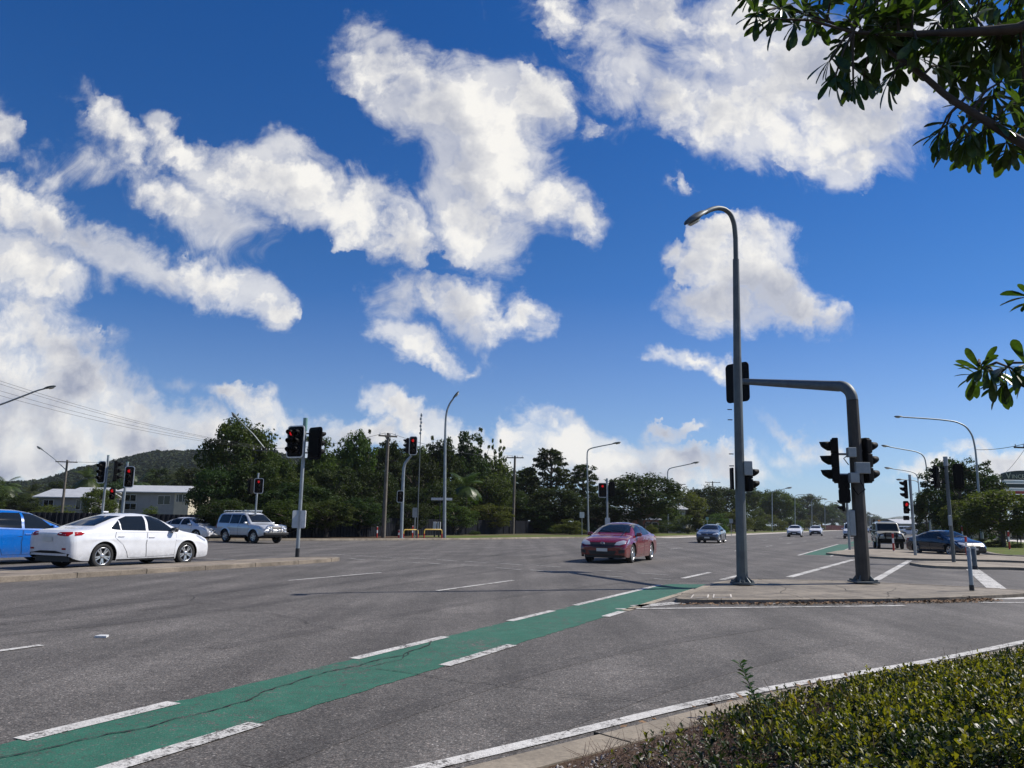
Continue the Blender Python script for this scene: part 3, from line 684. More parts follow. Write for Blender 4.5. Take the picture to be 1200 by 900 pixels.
            if hit:
                mb=MB(); mb.box((mx,hit.y+sd_*.12,mz+.02),(.13,.20,.13),0,None,.04); mb.box((mx,hit.y+sd_*.03,mz-.03),(.07,.10,.04),1)
                mr_=mb.build('side_mirror',[q.get('mirrormat',s.paint),M['trim']],s.root)
                if detail:
                    mb=MB(); mb.box((mx-.068,hit.y+sd_*.12,mz+.02),(.006,.16,.095)); mb.build('mirror_glass',M['chrome'],mr_)
        s.both(side)
        for key,nm,v,mt,off in (('wscreen','windscreen','front','glass',.007),('rscreen','rear_window','rear','glass',.007)):
            if key in q: s.patch(nm,q[key],v,M[mt],off,step=.06)
        def sym(key,nm,v,mt,off=.008):
            if key in q:
                for sg in (1,-1): s.patch(nm,[(p[0]*sg,p[1]) for p in q[key]],v,M[mt] if isinstance(mt,str) else mt,off,step=.04)
        sym('hl','headlight','front','hlamp'); sym('tl','taillight','rear','tail'); sym('fog','fog_lamp','front','trim',.006)
        for key,nm,v,mt,off in (('grille','grille','front','trim',.006),('intake','air_intake','front','trim',.006),('rbump','rear_bumper_trim','rear','trim',.006),('fbump','front_bumper_trim','front','trim',.005)):
            if key in q: s.patch(nm,q[key],v,q.get(key+'_m',M[mt]),off,step=.05)
        for v,key in (('front','fplate'),('rear','rplate')):
            if key in q:
                z=q[key]; s.patch('number_plate',[(-.2,z-.055),(.2,z-.055),(.2,z+.055),(-.2,z+.055)],v,M['plate'],.022,step=.2)
        if 'badge' in q:
            hit,_,_,_=s.bvh.ray_cast(Vector((5,0,q['badge'])),Vector((-1,0,0)))
            if hit:
                mb=MB(); R_=Matrix.Translation((hit.x+.012,0,q['badge']))@Matrix.Rotation(math.pi/2,4,'Z')
                mb.lathe([(.075,-.005),(.085,.008),(.068,.012),(.062,.0)],24,0,R_@Matrix.Scale(1.0,4)); mb.tube([(-.05,0.004,.03),(0,.006,-.015),(.05,.004,.03)],.009,6,0,M=R_)
                mb.build('badge',M['chrome'],s.root)
        if 'wiper' in q:
            mb=MB()
            for y0,y1 in ((.55,.0),(-.02,-.52)):
                pts=[]
                for k in range(5):
                    y=y0+(y1-y0)*k/4; z=q['wiper']+.05*k/4; hit,nr,_,_=s.bvh.ray_cast(Vector((5,y,z)),Vector((-1,0,0)))
                    if hit: pts.append(tuple(hit+nr*.014*(1 if nr.x>0 else -1)))
                if len(pts)>1: mb.tube(pts,.008,5)
            if mb.v: mb.build('wiper',M['trim'],s.root)
        return s
SEDAN=dict(L=4.58,W=1.795,r=.325,fo=.93,wb=2.70,sill=.19,
  top=[(-2.29,.90),(-2.20,.985),(-2.05,1.02),(-1.72,1.045),(-1.50,1.12),(-.95,1.34),(-.55,1.435),(-.10,1.452),(.25,1.43),(.60,1.335),(1.18,1.045),(1.30,1.00),(1.80,.905),(2.08,.80),(2.22,.69),(2.29,.58)],
  belt=[(-2.29,.84),(-2.0,.955),(-1.2,.965),(0,.935),(1.0,.905),(1.35,.885),(1.9,.80),(2.15,.70),(2.29,.52)],
  bot=[(-2.29,.36),(-2.15,.27),(-1.9,.22),(-.9,.19),(1.0,.19),(1.9,.20),(2.15,.22),(2.29,.30)],
  rakef=.06,raker=.10,
  door_f=[(.90,.30),(.93,.62),(.95,.90),(-.02,.925),(-.06,.60),(-.02,.27)],door_r=[(-.05,.27),(-.09,.60),(-.05,.925),(-1.00,.945),(-1.04,.80),(-.80,.62),(-.66,.42),(-.60,.27)],
  handle_f=(.10,.80),handle_r=(-.86,.83),
  win_f=[(.92,.955),(.02,.975),(.06,1.36),(.30,1.355),(.52,1.27)],win_r=[(-.07,.975),(-.82,.99),(-.82,1.27),(-.55,1.355),(-.02,1.365)],win_q=[(-.86,.995),(-1.10,1.01),(-1.12,1.06),(-.86,1.24)],
  wscreen=[(-.66,1.06),(.66,1.06),(.60,1.20),(.53,1.37),(-.53,1.37),(-.60,1.20)],rscreen=[(-.60,1.10),(.60,1.10),(.50,1.36),(-.50,1.36)],
  hl=[(.42,.63),(.46,.72),(.70,.80),(.80,.78),(.78,.70),(.62,.64)],hl_side=[(2.06,.70),(1.80,.83),(1.70,.83),(1.86,.74),(2.05,.66)],
  tl=[(.36,.87),(.42,.935),(.74,.945),(.785,.90),(.74,.84),(.50,.845)],tl_side=[(-2.16,.85),(-2.14,.94),(-1.99,.945),(-1.90,.925),(-1.98,.865)],
  grille=[(-.45,.60),(-.50,.68),(.50,.68),(.45,.60),(.30,.47),(-.30,.47)],intake=[(-.60,.30),(-.60,.38),(.60,.38),(.60,.30)],
  rbump=[(-.72,.28),(-.78,.40),(-.30,.47),(.30,.47),(.78,.40),(.72,.28)],fplate=.42,rplate=.76,mirror=(.82,.98),wiper=1.075,sillp=[(.95,.19),(.95,.235),(-.95,.235),(-.95,.19)])
def spec(base,**k): d=dict(base); d.update(k); return d
HATCH=spec(SEDAN,L=4.06,W=1.70,wb=2.57,fo=.79,r=.31,
  top=[(-2.03,.85),(-1.98,1.0),(-1.88,1.12),(-1.55,1.40),(-1.2,1.475),(-.5,1.505),(-.10,1.495),(.30,1.43),(.98,1.10),(1.10,1.03),(1.6,.93),(1.88,.80),(1.98,.69),(2.03,.55)],
  belt=[(-2.03,.84),(-1.9,1.0),(-1.2,1.0),(0,.95),(.9,.92),(1.3,.87),(1.75,.77),(2.03,.5)],bot=[(-2.03,.36),(-1.9,.26),(-.9,.19),(1,.19),(1.8,.21),(2.03,.32)],
  door_f=[(.92,.30),(.96,.60),(.90,.90),(-.12,.935),(-.16,.60),(-.12,.27)],door_r=[(-.15,.27),(-.19,.60),(-.15,.935),(-1.08,.97),(-1.1,.8),(-.90,.62),(-.72,.42),(-.66,.27)],
  handle_f=(.0,.82),handle_r=(-.95,.86),win_f=[(.80,.965),(-.08,.985),(-.05,1.40),(.20,1.385),(.45,1.27)],win_r=[(-.17,.985),(-1.0,1.02),(-1.0,1.36),(-.6,1.41),(-.13,1.405)],win_q=[(-1.05,1.03),(-1.35,1.06),(-1.42,1.16),(-1.05,1.35)],
  wscreen=[(-.62,1.10),(.62,1.10),(.52,1.42),(-.52,1.42)],rscreen=[(-.56,1.1),(.56,1.1),(.48,1.38),(-.48,1.38)],
  hl_side=[(1.82,.70),(1.60,.83),(1.42,.85),(1.55,.75),(1.82,.66)],tl_side=[(-1.98,.86),(-1.94,1.0),(-1.68,1.0),(-1.70,.9)],mirror=(.68,.99),wiper=1.11,sillp=None)
del HATCH['sillp']
SUV=dict(L=4.85,W=1.89,r=.385,fo=.92,wb=2.79,sill=.40,nexp=5.5,tumble=.13,gap=.075,pf=.06,pr=.03,corner=.25,cmin=.84,flare=.03,rim=.62,spokes=6,twin=False,
  top=[(-2.42,1.30),(-2.36,1.60),(-2.25,1.78),(-2.0,1.83),(-.4,1.845),(.25,1.81),(.55,1.66),(1.06,1.23),(1.2,1.18),(2.0,1.10),(2.28,1.0),(2.38,.90),(2.42,.75)],
  belt=[(-2.42,1.08),(-2,1.13),(0,1.10),(1.1,1.08),(1.9,1.02),(2.25,.92),(2.42,.70)],bot=[(-2.42,.55),(-2.2,.44),(-.9,.40),(1,.40),(2.1,.42),(2.42,.50)],
  door_f=[(.98,.50),(1.02,.80),(1.0,1.06),(.02,1.08),(0,.80),(.02,.44)],door_r=[(-.01,.44),(-.03,.8),(-.01,1.08),(-.98,1.10),(-1.0,.95),(-.75,.72),(-.62,.44)],
  handle_f=(.14,.98),handle_r=(-.84,1.0),win_f=[(.92,1.13),(.04,1.14),(.06,1.66),(.30,1.66),(.50,1.56)],win_r=[(-.03,1.14),(-.92,1.15),(-.92,1.68),(-.01,1.68)],win_q=[(-1.0,1.16),(-2.10,1.18),(-2.02,1.62),(-1.9,1.68),(-1.0,1.68)],
  wscreen=[(-.70,1.24),(.70,1.24),(.60,1.70),(-.60,1.70)],rscreen=[(-.66,1.25),(.66,1.25),(.58,1.68),(-.58,1.68)],
  hl=[(.46,.84),(.46,.98),(.74,1.0),(.82,.95),(.80,.85)],hl_side=[(2.25,.83),(2.05,.98),(1.98,.99),(2.05,.86)],tl=[(.72,.85),(.72,1.25),(.82,1.25),(.85,.85)],tl_side=[(-2.35,.85),(-2.33,1.25),(-2.22,1.25),(-2.2,.85)],
  grille=[(-.40,.82),(-.40,.98),(.40,.98),(.40,.82)],intake=[(-.66,.52),(-.66,.66),(.66,.66),(.66,.52)],fplate=.62,rplate=.92,mirror=(.80,1.17),wiper=1.27,
  sillp=[(.9,.40),(.9,.47),(-.85,.47),(-.85,.40)])
BOX4=spec(SUV,L=4.55,W=1.80,wb=2.54,fo=.80,nexp=9,tumble=.07,corner=.10,cmin=.93,pf=.015,pr=.01,r=.38,
  top=[(-2.27,1.55),(-2.24,1.80),(-2.15,1.92),(-1.2,1.95),(-1.1,1.93),(.15,1.92),(.30,1.87),(.72,1.27),(.80,1.22),(1.9,1.17),(2.22,1.13),(2.26,1.0),(2.275,.9)],
  belt=[(-2.27,1.15),(0,1.15),(.8,1.14),(2.1,1.10),(2.27,.88)],bot=[(-2.27,.52),(-2,.46),(0,.45),(2.1,.48),(2.27,.52)],
  door_f=[(.66,.52),(.68,.85),(.66,1.12),(-.30,1.13),(-.31,.85),(-.30,.5)],door_r=[(-.33,.5),(-.34,.85),(-.33,1.13),(-1.1,1.14),(-1.1,1.0),(-.95,.72),(-.85,.5)],handle_f=(-.18,1.05),handle_r=(-1.0,1.05),
  win_f=[(.58,1.18),(-.28,1.18),(-.26,1.76),(.16,1.76)],win_r=[(-.34,1.18),(-1.08,1.18),(-1.08,1.78),(-.32,1.78)],win_q=[(-1.16,1.19),(-2.1,1.19),(-2.08,1.78),(-1.16,1.8)],
  wscreen=[(-.70,1.28),(.70,1.28),(.66,1.80),(-.66,1.80)],hl=[(.50,.90),(.50,1.04),(.76,1.04),(.76,.90)],grille=[(-.46,.86),(-.46,1.05),(.46,1.05),(.46,.86)],intake=[(-.84,.53),(-.84,.70),(.84,.70),(.84,.53)],mirror=(.56,1.26),wiper=1.31,fplate=.62)
for k in ('hl_side','tl_side'): BOX4.pop(k,None)
# --- the white sedan waiting beside the island
P_WHITE=paint_mat('white_car_paint',(.76,.77,.79),.25); P_BLUE=paint_mat('bright_blue_car_paint',(.001,.13,.50),.25,.0); P_NAVY=paint_mat('dark_blue_car_paint',(.015,.03,.16),.25,.2)
P_RED=paint_mat('dark_red_car_paint',(.16,.006,.009),.22,.0); P_SILV=paint_mat('silver_car_paint',(.58,.60,.62),.3,.3); P_STEEL=paint_mat('grey_blue_car_paint',(.07,.10,.155),.25,.4)
P_BLACK=paint_mat('dark_navy_car_paint',(.010,.014,.026),.2,.2); P_BEIGE=paint_mat('dusty_beige_paint',(.36,.34,.27),.45)
c=Car('sedan','glossy white sedan with silver wheels waiting at the median, tail lamps towards us','car',spec(SEDAN,mirrormat=M['trim']),P_WHITE,(-11.07-.44*.62,24.15-.9*.62),AZ,1.05).finish()
fr=[(.55,.50),(.55,.545),(.70,.545),(.70,.50)]
for sg in (1,-1): c.patch('rear_reflector',[(p[0]*sg,p[1]) for p in fr],'rear',M['tail'],.007)
c.patch('number_plate_recess',[(-.32,.68),(-.30,.84),(.30,.84),(.32,.68)],'rear',P_WHITE,.004); 
mb=MB(); mb.box((-.75,0,1.47),(.17,.05,.04),0,None,.012); mb.build('roof_antenna',P_WHITE,c.root)
x,y=U(14.95,-24.05); Car('hatchback','bright blue hatchback at the left picture edge, half hidden by the white sedan','car',HATCH,P_BLUE,(x,y),AZ,1.05).finish()
x,y=U(12.0,-27.8); Car('hatchback','dark blue car whose roof shows behind the bright blue hatchback','car',HATCH,P_NAVY,(x,y),AZ,1.06).finish(detail=False)
x,y=G(226,633); Car('sedan','small white sedan between the big white sedan and the silver four-wheel drive','car',spec(SEDAN,badge=.62),P_WHITE,(x-.5,y+.6),math.radians(112),1.0).finish(detail=False)
# silver four wheel drive with bull bar and roof rack
cx,cy=G(292,636.5); c=Car('four_wheel_drive','silver four-wheel drive with roof rack and steel bull bar','four-wheel drive',SUV,P_SILV,(cx-.35,cy+1.2),math.radians(126),.97).finish()
mb=MB()
for y in (-.62,.62): mb.tube([(.1,y,1.90),(-2.0,y,1.90)],.022,6); [mb.box((x,y,1.865),(.06,.05,.08)) for x in (.05,-.95,-1.95)]
for k in range(7): mb.box((-.05-k*.31,0,1.93),(.06,1.30,.03))
mb.box((.12,0,1.935),(.04,1.3,.07)); mb.build('roof_rack',M['steel'],c.root)
mb=MB()
for y in (-.30,.30): mb.tube([(2.46,y,.50),(2.53,y,.75),(2.52,y,1.06)],.038,8)
mb.tube([(2.40,-.80,.78),(2.48,-.66,1.02),(2.53,-.3,1.08),(2.53,.3,1.08),(2.48,.66,1.02),(2.40,.80,.78)],.036,8); mb.tube([(2.44,-.82,.60),(2.53,-.35,.78),(2.53,.35,.78),(2.44,.82,.60)],.03,8); mb.box((2.48,0,.58),(.16,1.72,.18),1,None,.04)
b_=mb.build('bull_bar',[M['chrome'],M['trim']],c.root)
for y in (-.5,.5):
    mb=MB(); mb.lathe([(0,-.05),(.08,-.05),(.095,.03),(.09,.045),(0,.05)],16,0,Matrix.Translation((2.58,y,.84))@Matrix.Rotation(-math.pi/2,4,'Z')); mb.build('driving_lamp',M['hlamp'],b_)
# red sedan
x,y=G(707,659.5); RED=spec(SEDAN,L=4.73,W=1.80,wb=2.725,fo=.95,r=.335,spokes=5,top=[(-2.36,.90),(-2.27,1.0),(-2.12,1.04),(-1.75,1.06),(-1.5,1.14),(-.95,1.34),(-.55,1.425),(-.1,1.44),(.25,1.42),(.60,1.33),(1.2,1.04),(1.32,.99),(1.85,.90),(2.15,.79),(2.29,.68),(2.365,.57)],
  belt=[(-2.365,.84),(-2.0,.965),(-1.2,.965),(0,.935),(1.0,.905),(1.35,.885),(1.95,.80),(2.22,.69),(2.365,.52)],bot=[(-2.365,.36),(-2.2,.27),(-1.9,.22),(-.9,.19),(1.0,.19),(1.9,.20),(2.2,.22),(2.365,.30)],
  hl=[(.44,.64),(.50,.74),(.70,.80),(.80,.78),(.80,.68),(.62,.63)],grille=[(-.50,.62),(-.52,.72),(.52,.72),(.50,.62),(.34,.54),(-.34,.54)],intake=[(-.44,.30),(-.52,.44),(.52,.44),(.44,.30)],fog=[(.60,.34),(.60,.46),(.80,.48),(.80,.38)],badge=.665,fplate=.47,
  door_f=[(.90,.30),(.93,.62),(.95,.90),(-.02,.925),(-.06,.60),(-.02,.27)])
RED.pop('sillp')
red_fwd=Vector((math.sin(math.radians(205)),math.cos(math.radians(205))))
c=Car('sedan','dark red sedan turning in the middle of the intersection','car',RED,P_RED,(x-red_fwd.x*2.0+.05,y-red_fwd.y*2.0),math.radians(204),1.03).finish()
def behind(px,py,az,L): x,y=G(px,py); a=math.radians(az); return (x-math.sin(a)*L/2,y-math.cos(a)*L/2)
c=Car('sedan','grey-blue sedan driving towards us past the pale kerb','car',spec(SEDAN,badge=.66,grille=[(-.55,.56),(-.55,.70),(.55,.70),(.55,.56)],intake=[(-.72,.28),(-.6,.46),(.6,.46),(.72,.28)]),P_STEEL,behind(829,636.5,203,4.4),math.radians(203),1.04).finish(detail=False)
WH=spec(SEDAN,intake=[(-.80,.30),(-.60,.50),(.60,.50),(.80,.30)])
Car('sedan','left one of two white cars driving towards us, nearer and bare of trees above','car',WH,P_WHITE,behind(931,629.3,203,4.4),math.radians(203),1.12).finish(doors=False,detail=False)
Car('sedan','white car with black grille following to the right of another white car','car',spec(WH,grille=[(-.62,.44),(-.62,.72),(.62,.72),(.62,.44)]),P_WHITE,behind(956,627.8,203,4.4),math.radians(203),1.13).finish(doors=False,detail=False)
# white van partly behind the mast pole
VAN=spec(SUV,L=4.9,W=1.92,sill=.25,r=.34,nexp=7,top=[(-2.45,1.5),(-2.4,1.82),(-2.2,1.93),(.4,1.95),(.8,1.88),(1.55,1.22),(1.65,1.15),(2.2,1.02),(2.38,.90),(2.45,.7)],belt=[(-2.45,1.08),(1.3,1.08),(2.1,.98),(2.45,.66)],bot=[(-2.45,.4),(-2,.27),(2,.27),(2.45,.36)],wscreen=[(-.72,1.22),(.72,1.22),(.66,1.80),(-.66,1.80)],
  hl=[(.50,.76),(.52,.9),(.8,.94),(.84,.84),(.8,.74)],grille=[(-.45,.72),(-.45,.86),(.45,.86),(.45,.72)],intake=[(-.86,.38),(-.86,.62),(.86,.62),(.86,.38)],mirror=(1.2,1.16),win_f=[(1.25,1.13),(.4,1.13),(.4,1.72),(.75,1.72)],win_r=[(.3,1.13),(-1,1.13),(-1,1.74),(.3,1.74)],win_q=[(-1.1,1.13),(-2.2,1.15),(-2.15,1.72),(-1.1,1.74)],wiper=1.25)
for k in ('hl_side','tl_side','sillp'): VAN.pop(k,None)
Car('van','white van with dark lower front coming up behind the rusty mast pole','van',VAN,P_WHITE,behind(998,631.5,205,4.6),math.radians(205),1.04).finish(doors=False,detail=False)
# beige box-shaped four wheel drive
c=Car('four_wheel_drive','dusty beige boxy four-wheel drive with black bull bar facing us','four-wheel drive',BOX4,P_BEIGE,behind(1045,643.5,199,4.2),math.radians(199),.95).finish(detail=False)
mb=MB()
for y in (-.36,.36): mb.tube([(2.34,y,.5),(2.40,y,.8),(2.38,y,1.1)],.04,8)
mb.tube([(2.28,-.84,.72),(2.36,-.7,1.04),(2.40,-.36,1.12),(2.40,.36,1.12),(2.36,.7,1.04),(2.28,.84,.72)],.04,8); mb.box((2.36,0,.62),(.18,1.78,.22),0,None,.03); mb.build('bull_bar',M['black'],c.root)
mb=MB(); mb.tube([(.55,-.93,1.05),(.55,-.95,1.2),(.18,-.84,1.95),(.18,-.84,2.05)],.035,8); mb.box((.2,-.84,2.07),(.14,.09,.09)); mb.build('snorkel',M['black'],c.root)
mb=MB(); mb.box((-.8,-.4,2.0),(.16,.16,.12),0,None,.03); mb.build('roof_beacon',M['amber'],c.root)
# dark sedan turning out on the right
BLK=spec(SEDAN,L=4.75,W=1.82,fo=.93,wb=2.78,badge=.66,hl=[(.46,.64),(.50,.74),(.72,.78),(.82,.74),(.80,.66)]); 
cx,cy=G(1122,651.5); c=Car('sedan','dark navy sedan with grey wheels turning beside the grass on the right','car',BLK,P_BLACK,(cx-.1,cy+1.0),math.radians(170),.93).finish()
# far traffic and parked cars
FAR=(('dark pickup-like car far up the road, left of the beige four-wheel drive',P_BLACK,SUV,(1024,625),204),('small white car far off between van and beige four-wheel drive',P_WHITE,SEDAN,(1019,622.2),204),('blue-grey car far up the road just right of the mast pole',P_STEEL,SEDAN,(1014.5,624.5),204))
for lb,pt,sp__,p,az in FAR: Car('car',lb,'car',sp__,pt,behind(p[0],p[1],az,4.4),math.radians(az),1.0,'far traffic').finish(doors=False,detail=False)
for lb,pt,sp__,p,az in (('white car parked beyond the signal post on the right, nearer of two',P_WHITE,SEDAN,(1069,627.5),120),('white van parked beyond the white car on the right',P_WHITE,VAN,(1064,625),110)):
    Car('parked_car',lb,'car',sp__,pt,G(*p),math.radians(az),1.0,'cars parked on the right side street').finish(doors=False,detail=False)
# ================= street furniture
def rrect(w,h,r,n=4):
    pts=[]
    for cx,cz,a0 in ((w/2-r,h/2-r,0),(-w/2+r,h/2-r,90),(-w/2+r,-h/2+r,180),(w/2-r,-h/2+r,270)):
        for k in range(n+1):
            a=math.radians(a0+90*k/n); pts.append((cx+r*math.cos(a),cz+r*math.sin(a)))
    return pts
def plate_xz(mb,pts,y0,y1,m=0,MX=None):
    n=len(pts); vs=[(p[0],y0,p[1]) for p in pts]+[(p[0],y1,p[1]) for p in pts]
    fs=[tuple(range(n)),tuple(range(n,2*n))[::-1]]+[(i,n+i,n+(i+1)%n,(i+1)%n) for i in range(n)]
    mb.add(vs,fs,m,False,MX)
def head(root,loc,az,rows=3,cols=1,board=True,lit=(),sc=1.0,bw=None,label=None,rim=True,bname='backboard'):
    a=math.radians(az); X=Matrix.Translation(loc)@Matrix.Rotation(-a,4,'Z')@Matrix.Scale(sc,4)
    w,h=.30*cols,.335*rows
    mb=MB(); 
    for r in range(rows):
        for c in range(cols): mb.box(((c-(cols-1)/2)*.30,0,((rows-1)/2-r)*.335),(.285,.17,.325),0,X,.025)
    mb.box((0,-.02,0),(w*.8,.14,h+.06),0,X,.02)
    hd=mb.build('signal_head',M['black'],root); tag(hd,label)
    for r in range(rows):
        for c in range(cols):
            cx,cz=(c-(cols-1)/2)*.30,((rows-1)/2-r)*.335; on=(r,c) in lit
            mb=MB(); mb.lathe([(.098,.086),(.08,.099),(.04,.108),(0,.11)],16,0,X@Matrix.Translation((cx,0,cz))); mb.build('lens',M['red_lit'] if on else M['lensoff'],hd)
            mb=MB(); vs=[];fs=[];N=14
            for ring,(y,rad) in enumerate(((.08,.122),(.33,.118),(.33,.108),(.08,.112))):
                for k in range(N+1):
                    t=math.radians(-52+284*k/N); yy=y
                    if ring in(1,2): yy=y-.17*max(0,-math.sin(t))-.04*(1-max(0,math.sin(t)))
                    vs.append((cx+rad*math.cos(t),yy,cz+rad*math.sin(t)))
            for q in range(4):
                q2=(q+1)%4
                for k in range(N): fs.append((q*(N+1)+k,q*(N+1)+k+1,q2*(N+1)+k+1,q2*(N+1)+k))
            mb.add(vs,fs,0,True,X); mb.build('visor',M['black'],hd)
    if board:
        W_=bw or (w+.24); H_=h+.24; mb=MB(); plate_xz(mb,rrect(W_,H_,.13),-.012,.012,0,X)
        if rim:
            o_=rrect(W_+.012,H_+.012,.136); i_=rrect(W_-.075,H_-.075,.10); n=len(o_)
            mb.add([(p[0],.016,p[1]) for p in o_]+[(p[0],.016,p[1]) for p in i_]+[(p[0],-.008,p[1]) for p in o_],[(i,n+i,n+(i+1)%n,(i+1)%n) for i in range(n)]+[(i,(i+1)%n,2*n+(i+1)%n,2*n+i) for i in range(n)],1,False,X)
        mb.build(bname,[M['black'],M['dirtywhite']],hd)
    return hd
def bracket(mb,a,b,r=.025): mb.tube([a,b],r,6)
def px_h(px,Y): return at(px[0],px[1],Y)
def sigpole(base_px,top_px,label,rad=.058,mt='galv',group='traffic signals around the intersection',z0=.11):
    x,y=G(*base_px); Y=y; tx=at(top_px[0],top_px[1],Y)
    root=empty('traffic_signal',(x,y,0),0,label,'traffic light',group)
    H=tx[2]; mb=MB(); mb.cyl((0,0,z0-.02),(0,0,H),rad,rad*.92,14); mb.build('pole',M[mt],root)
    mb=MB(); mb.cyl((0,0,H),(0,0,H+.03),rad*1.08,rad*1.02,14); mb.build('pole_cap',M[mt],root)
    return root,Y,H
def loc_on(root,px,Y,dy=0.0):
    p=at(px[0],px[1],Y+dy); return (p[0]-root.location.x,p[1]-root.location.y,p[2])
# A: leaning-looking post on the left median
r,Y,H=sigpole((348,656),(358.3,491),'grey signal post on the left median tip, twin-column board showing one red arrow',.066)
mb=MB(); mb.cyl((0,0,H-.42),(0,0,H+.035),.082,.082,14); mb.build('pole_sleeve',M['greycap'],r)
l=loc_on(r,(347.5,518),Y); head(r,(l[0],-.13,l[2]),203,3,2,True,[(0,1)],.93,bw=.80)
l=loc_on(r,(369,519.5),Y); head(r,(l[0],.02,l[2]),38,3,2,True,(),.95,bw=.80,rim=False)
mb=MB(); [bracket(mb,(0,0,z),(-.30,-.05,z)) or bracket(mb,(0,0,z),(.28,.03,z)) for z in (l[2]-.35,l[2]+.35)]; mb.build('bracket',M['black'],r)
l=loc_on(r,(353.5,608.5),Y)
for sx,mt in ((-.10,'steel'),(.13,'dirtywhite')):
    mb=MB(); plate_xz(mb,rrect(.27 if sx<0 else .30,.62,.05),-.012,.012,0,Matrix.Translation((sx,-.085,l[2]))@Matrix.Rotation(math.radians(-28 if sx>0 else 30),4,'Z')); mb.build('sign_back',M[mt],r)
mb=MB(); mb.cyl((0,0,.10),(0,0,.40),.075,.072,14); mb.build('pole_base',M['trim'],r)
# B
r,Y,H=sigpole((297,636),(302,555),'short signal post beside the silver four-wheel drive, square white-edged board',.06)
l=loc_on(r,(304,569.5),Y); head(r,(l[0],-.13,l[2]),172,3,1,True,[(0,0)],.72,bw=.74); l=loc_on(r,(293.5,569.5),Y); head(r,(l[0],.05,l[2]),300,3,1,True,(),.75,rim=False)
# C pair seen above the white car's roof
def hidden_base(px,Y,z=0): p=at(px[0],px[1],Y); return p
def sigpoleY(px_top,Y,label,rad=.06,mt='galv',px_mid=None):
    p=at(px_top[0],px_top[1],Y); root=empty('traffic_signal',(p[0],p[1],0),0,label,'traffic light','traffic signals around the intersection')
    mb=MB(); mb.cyl((0,0,0),(0,0,p[2]),rad,rad*.92,14); mb.build('pole',M[mt],root); mb=MB(); mb.cyl((0,0,p[2]),(0,0,p[2]+.03),rad*1.08,rad,14); mb.build('pole_cap',M['greycap'],root); return root,Y,p[2]
Y=41.0
r,Y,H=sigpoleY((127,534),Y,'signal post over the white car roof, three heads and the lowest one lit red')
l=loc_on(r,(120.5,553.5),Y); head(r,(l[0],-.12,l[2]),196,3,1,True,(),.92); l=loc_on(r,(135,552),Y); head(r,(l[0],.03,l[2]),60,3,1,False,(),1.0); l=loc_on(r,(132.5,578.5),Y); head(r,(l[0],-.05,l[2]),172,2,1,False,[(0,0)],.85)
r,Y,H=sigpoleY((149.5,542),38.0,'signal post with white-edged black board lit red, right of the three-head post')
l=loc_on(r,(153,559),Y); head(r,(l[0],-.14,l[2]),172,3,1,True,[(0,0)],.82)
# D bent post at the far kerb
x,y=G(470,633); Y=y; r=empty('traffic_signal',(x,y,0),0,'cranked grey signal post by the yellow rails with a red light on top','traffic light','traffic signals around the intersection')
pts=[(0,0,.1),loc_on(r,(472.5,560),Y),loc_on(r,(473.2,549),Y),loc_on(r,(474.6,543),Y),loc_on(r,(478,538.5),Y),loc_on(r,(482,534),Y)]
mb=MB(); mb.tube(pts,[.135,.115,.11,.105,.10,.09],12); mb.build('pole',M['galv'],r)
l=loc_on(r,(484.5,522.5),Y); head(r,(l[0],-.15,l[2]),186,3,1,True,[(0,0)],1.12); head(r,(l[0]-.42,.02,l[2]),290,3,1,False,(),1.1)
l=loc_on(r,(469.5,582),Y); head(r,(l[0],-.17,l[2]),190,2,1,True,(),.95)
mb=MB(); mb.box((0,0,.13),(.42,.42,.05),0,None,.01); mb.build('base_plate',M['galv'],r)
r2=empty('antenna_mast',(at(491,560,Y+1.5)[0],Y+1.5,0),0,'thin knobbly antenna mast standing behind the cranked signal head','antenna')
l=at(490.5,484,Y+1.5); mb=MB(); mb.cyl((0,0,.1),(0,0,l[2]),.05,.03,8); mb.build('pole',M['darkgalv'],r2)
mb=MB(); [mb.box((.02*(-1)**k,0,l[2]-.18-k*.28),(.15,.12,.18),0,None,.03) for k in range(6)]; mb.build('antenna_element',M['galv'],r2)
# G post behind the red car
r,Y,H=sigpoleY((711.3,561),68.0,'signal post behind the red sedan with a red light on its left board',.09)
l=loc_on(r,(706,574.5),Y); head(r,(l[0],-.17,l[2]),190,3,1,True,[(0,0)],1.0,bw=.74); l=loc_on(r,(717,573),Y); head(r,(l[0],.1,l[2]),20,3,1,True,(),1.0,rim=False)
l=loc_on(r,(711,611),Y); mb=MB(); mb.box((0,-.12,l[2]),(.42,.12,.6),0,None,.02); mb.build('control_box',M['steel'],r)
# --- mast arm signal on the near island
x,y=G(1012,682.5,.1); YM=y; r=empty('traffic_signal',(x,y,.10),0,'rusty brown mast-arm signal on the near island, arm reaching to the lamp post','traffic light','traffic signals around the intersection')
def L(px,Y): p=at(px[0],px[1],Y); return (p[0]-r.location.x,p[1]-r.location.y,p[2]-.10)
top=L((998,462),YM); zt=top[2]
armdir=Vector((-.46,.89,0)); 
poleM=[(0,0,.02),(0,0,zt-.15)]
mb=MB(); mb.tube(poleM,[.172,.145],12,smooth=False); mb.build('pole',M['rust'],r)
mb=MB(); pts=[];
for k in range(9):
    a=math.pi/2*k/8; pts.append(Vector((0,0,zt-.15))+armdir*(.42*(1-math.cos(a)))+Vector((0,0,.42*math.sin(a))))
e=L((869,447),25.2); pts.append(Vector(e)-armdir*0)
mb.tube(pts,[.142]*9+[.10],12,smooth=True); mb.build('mast_arm',M['darkgalv'],r)
mb=MB(); mb.box((0,0,.015),(.56,.56,.04),0,None,.008); [mb.box((sx*.22,sy*.22,.05),(.05,.05,.06)) for sx in(-1,1) for sy in (-1,1)]
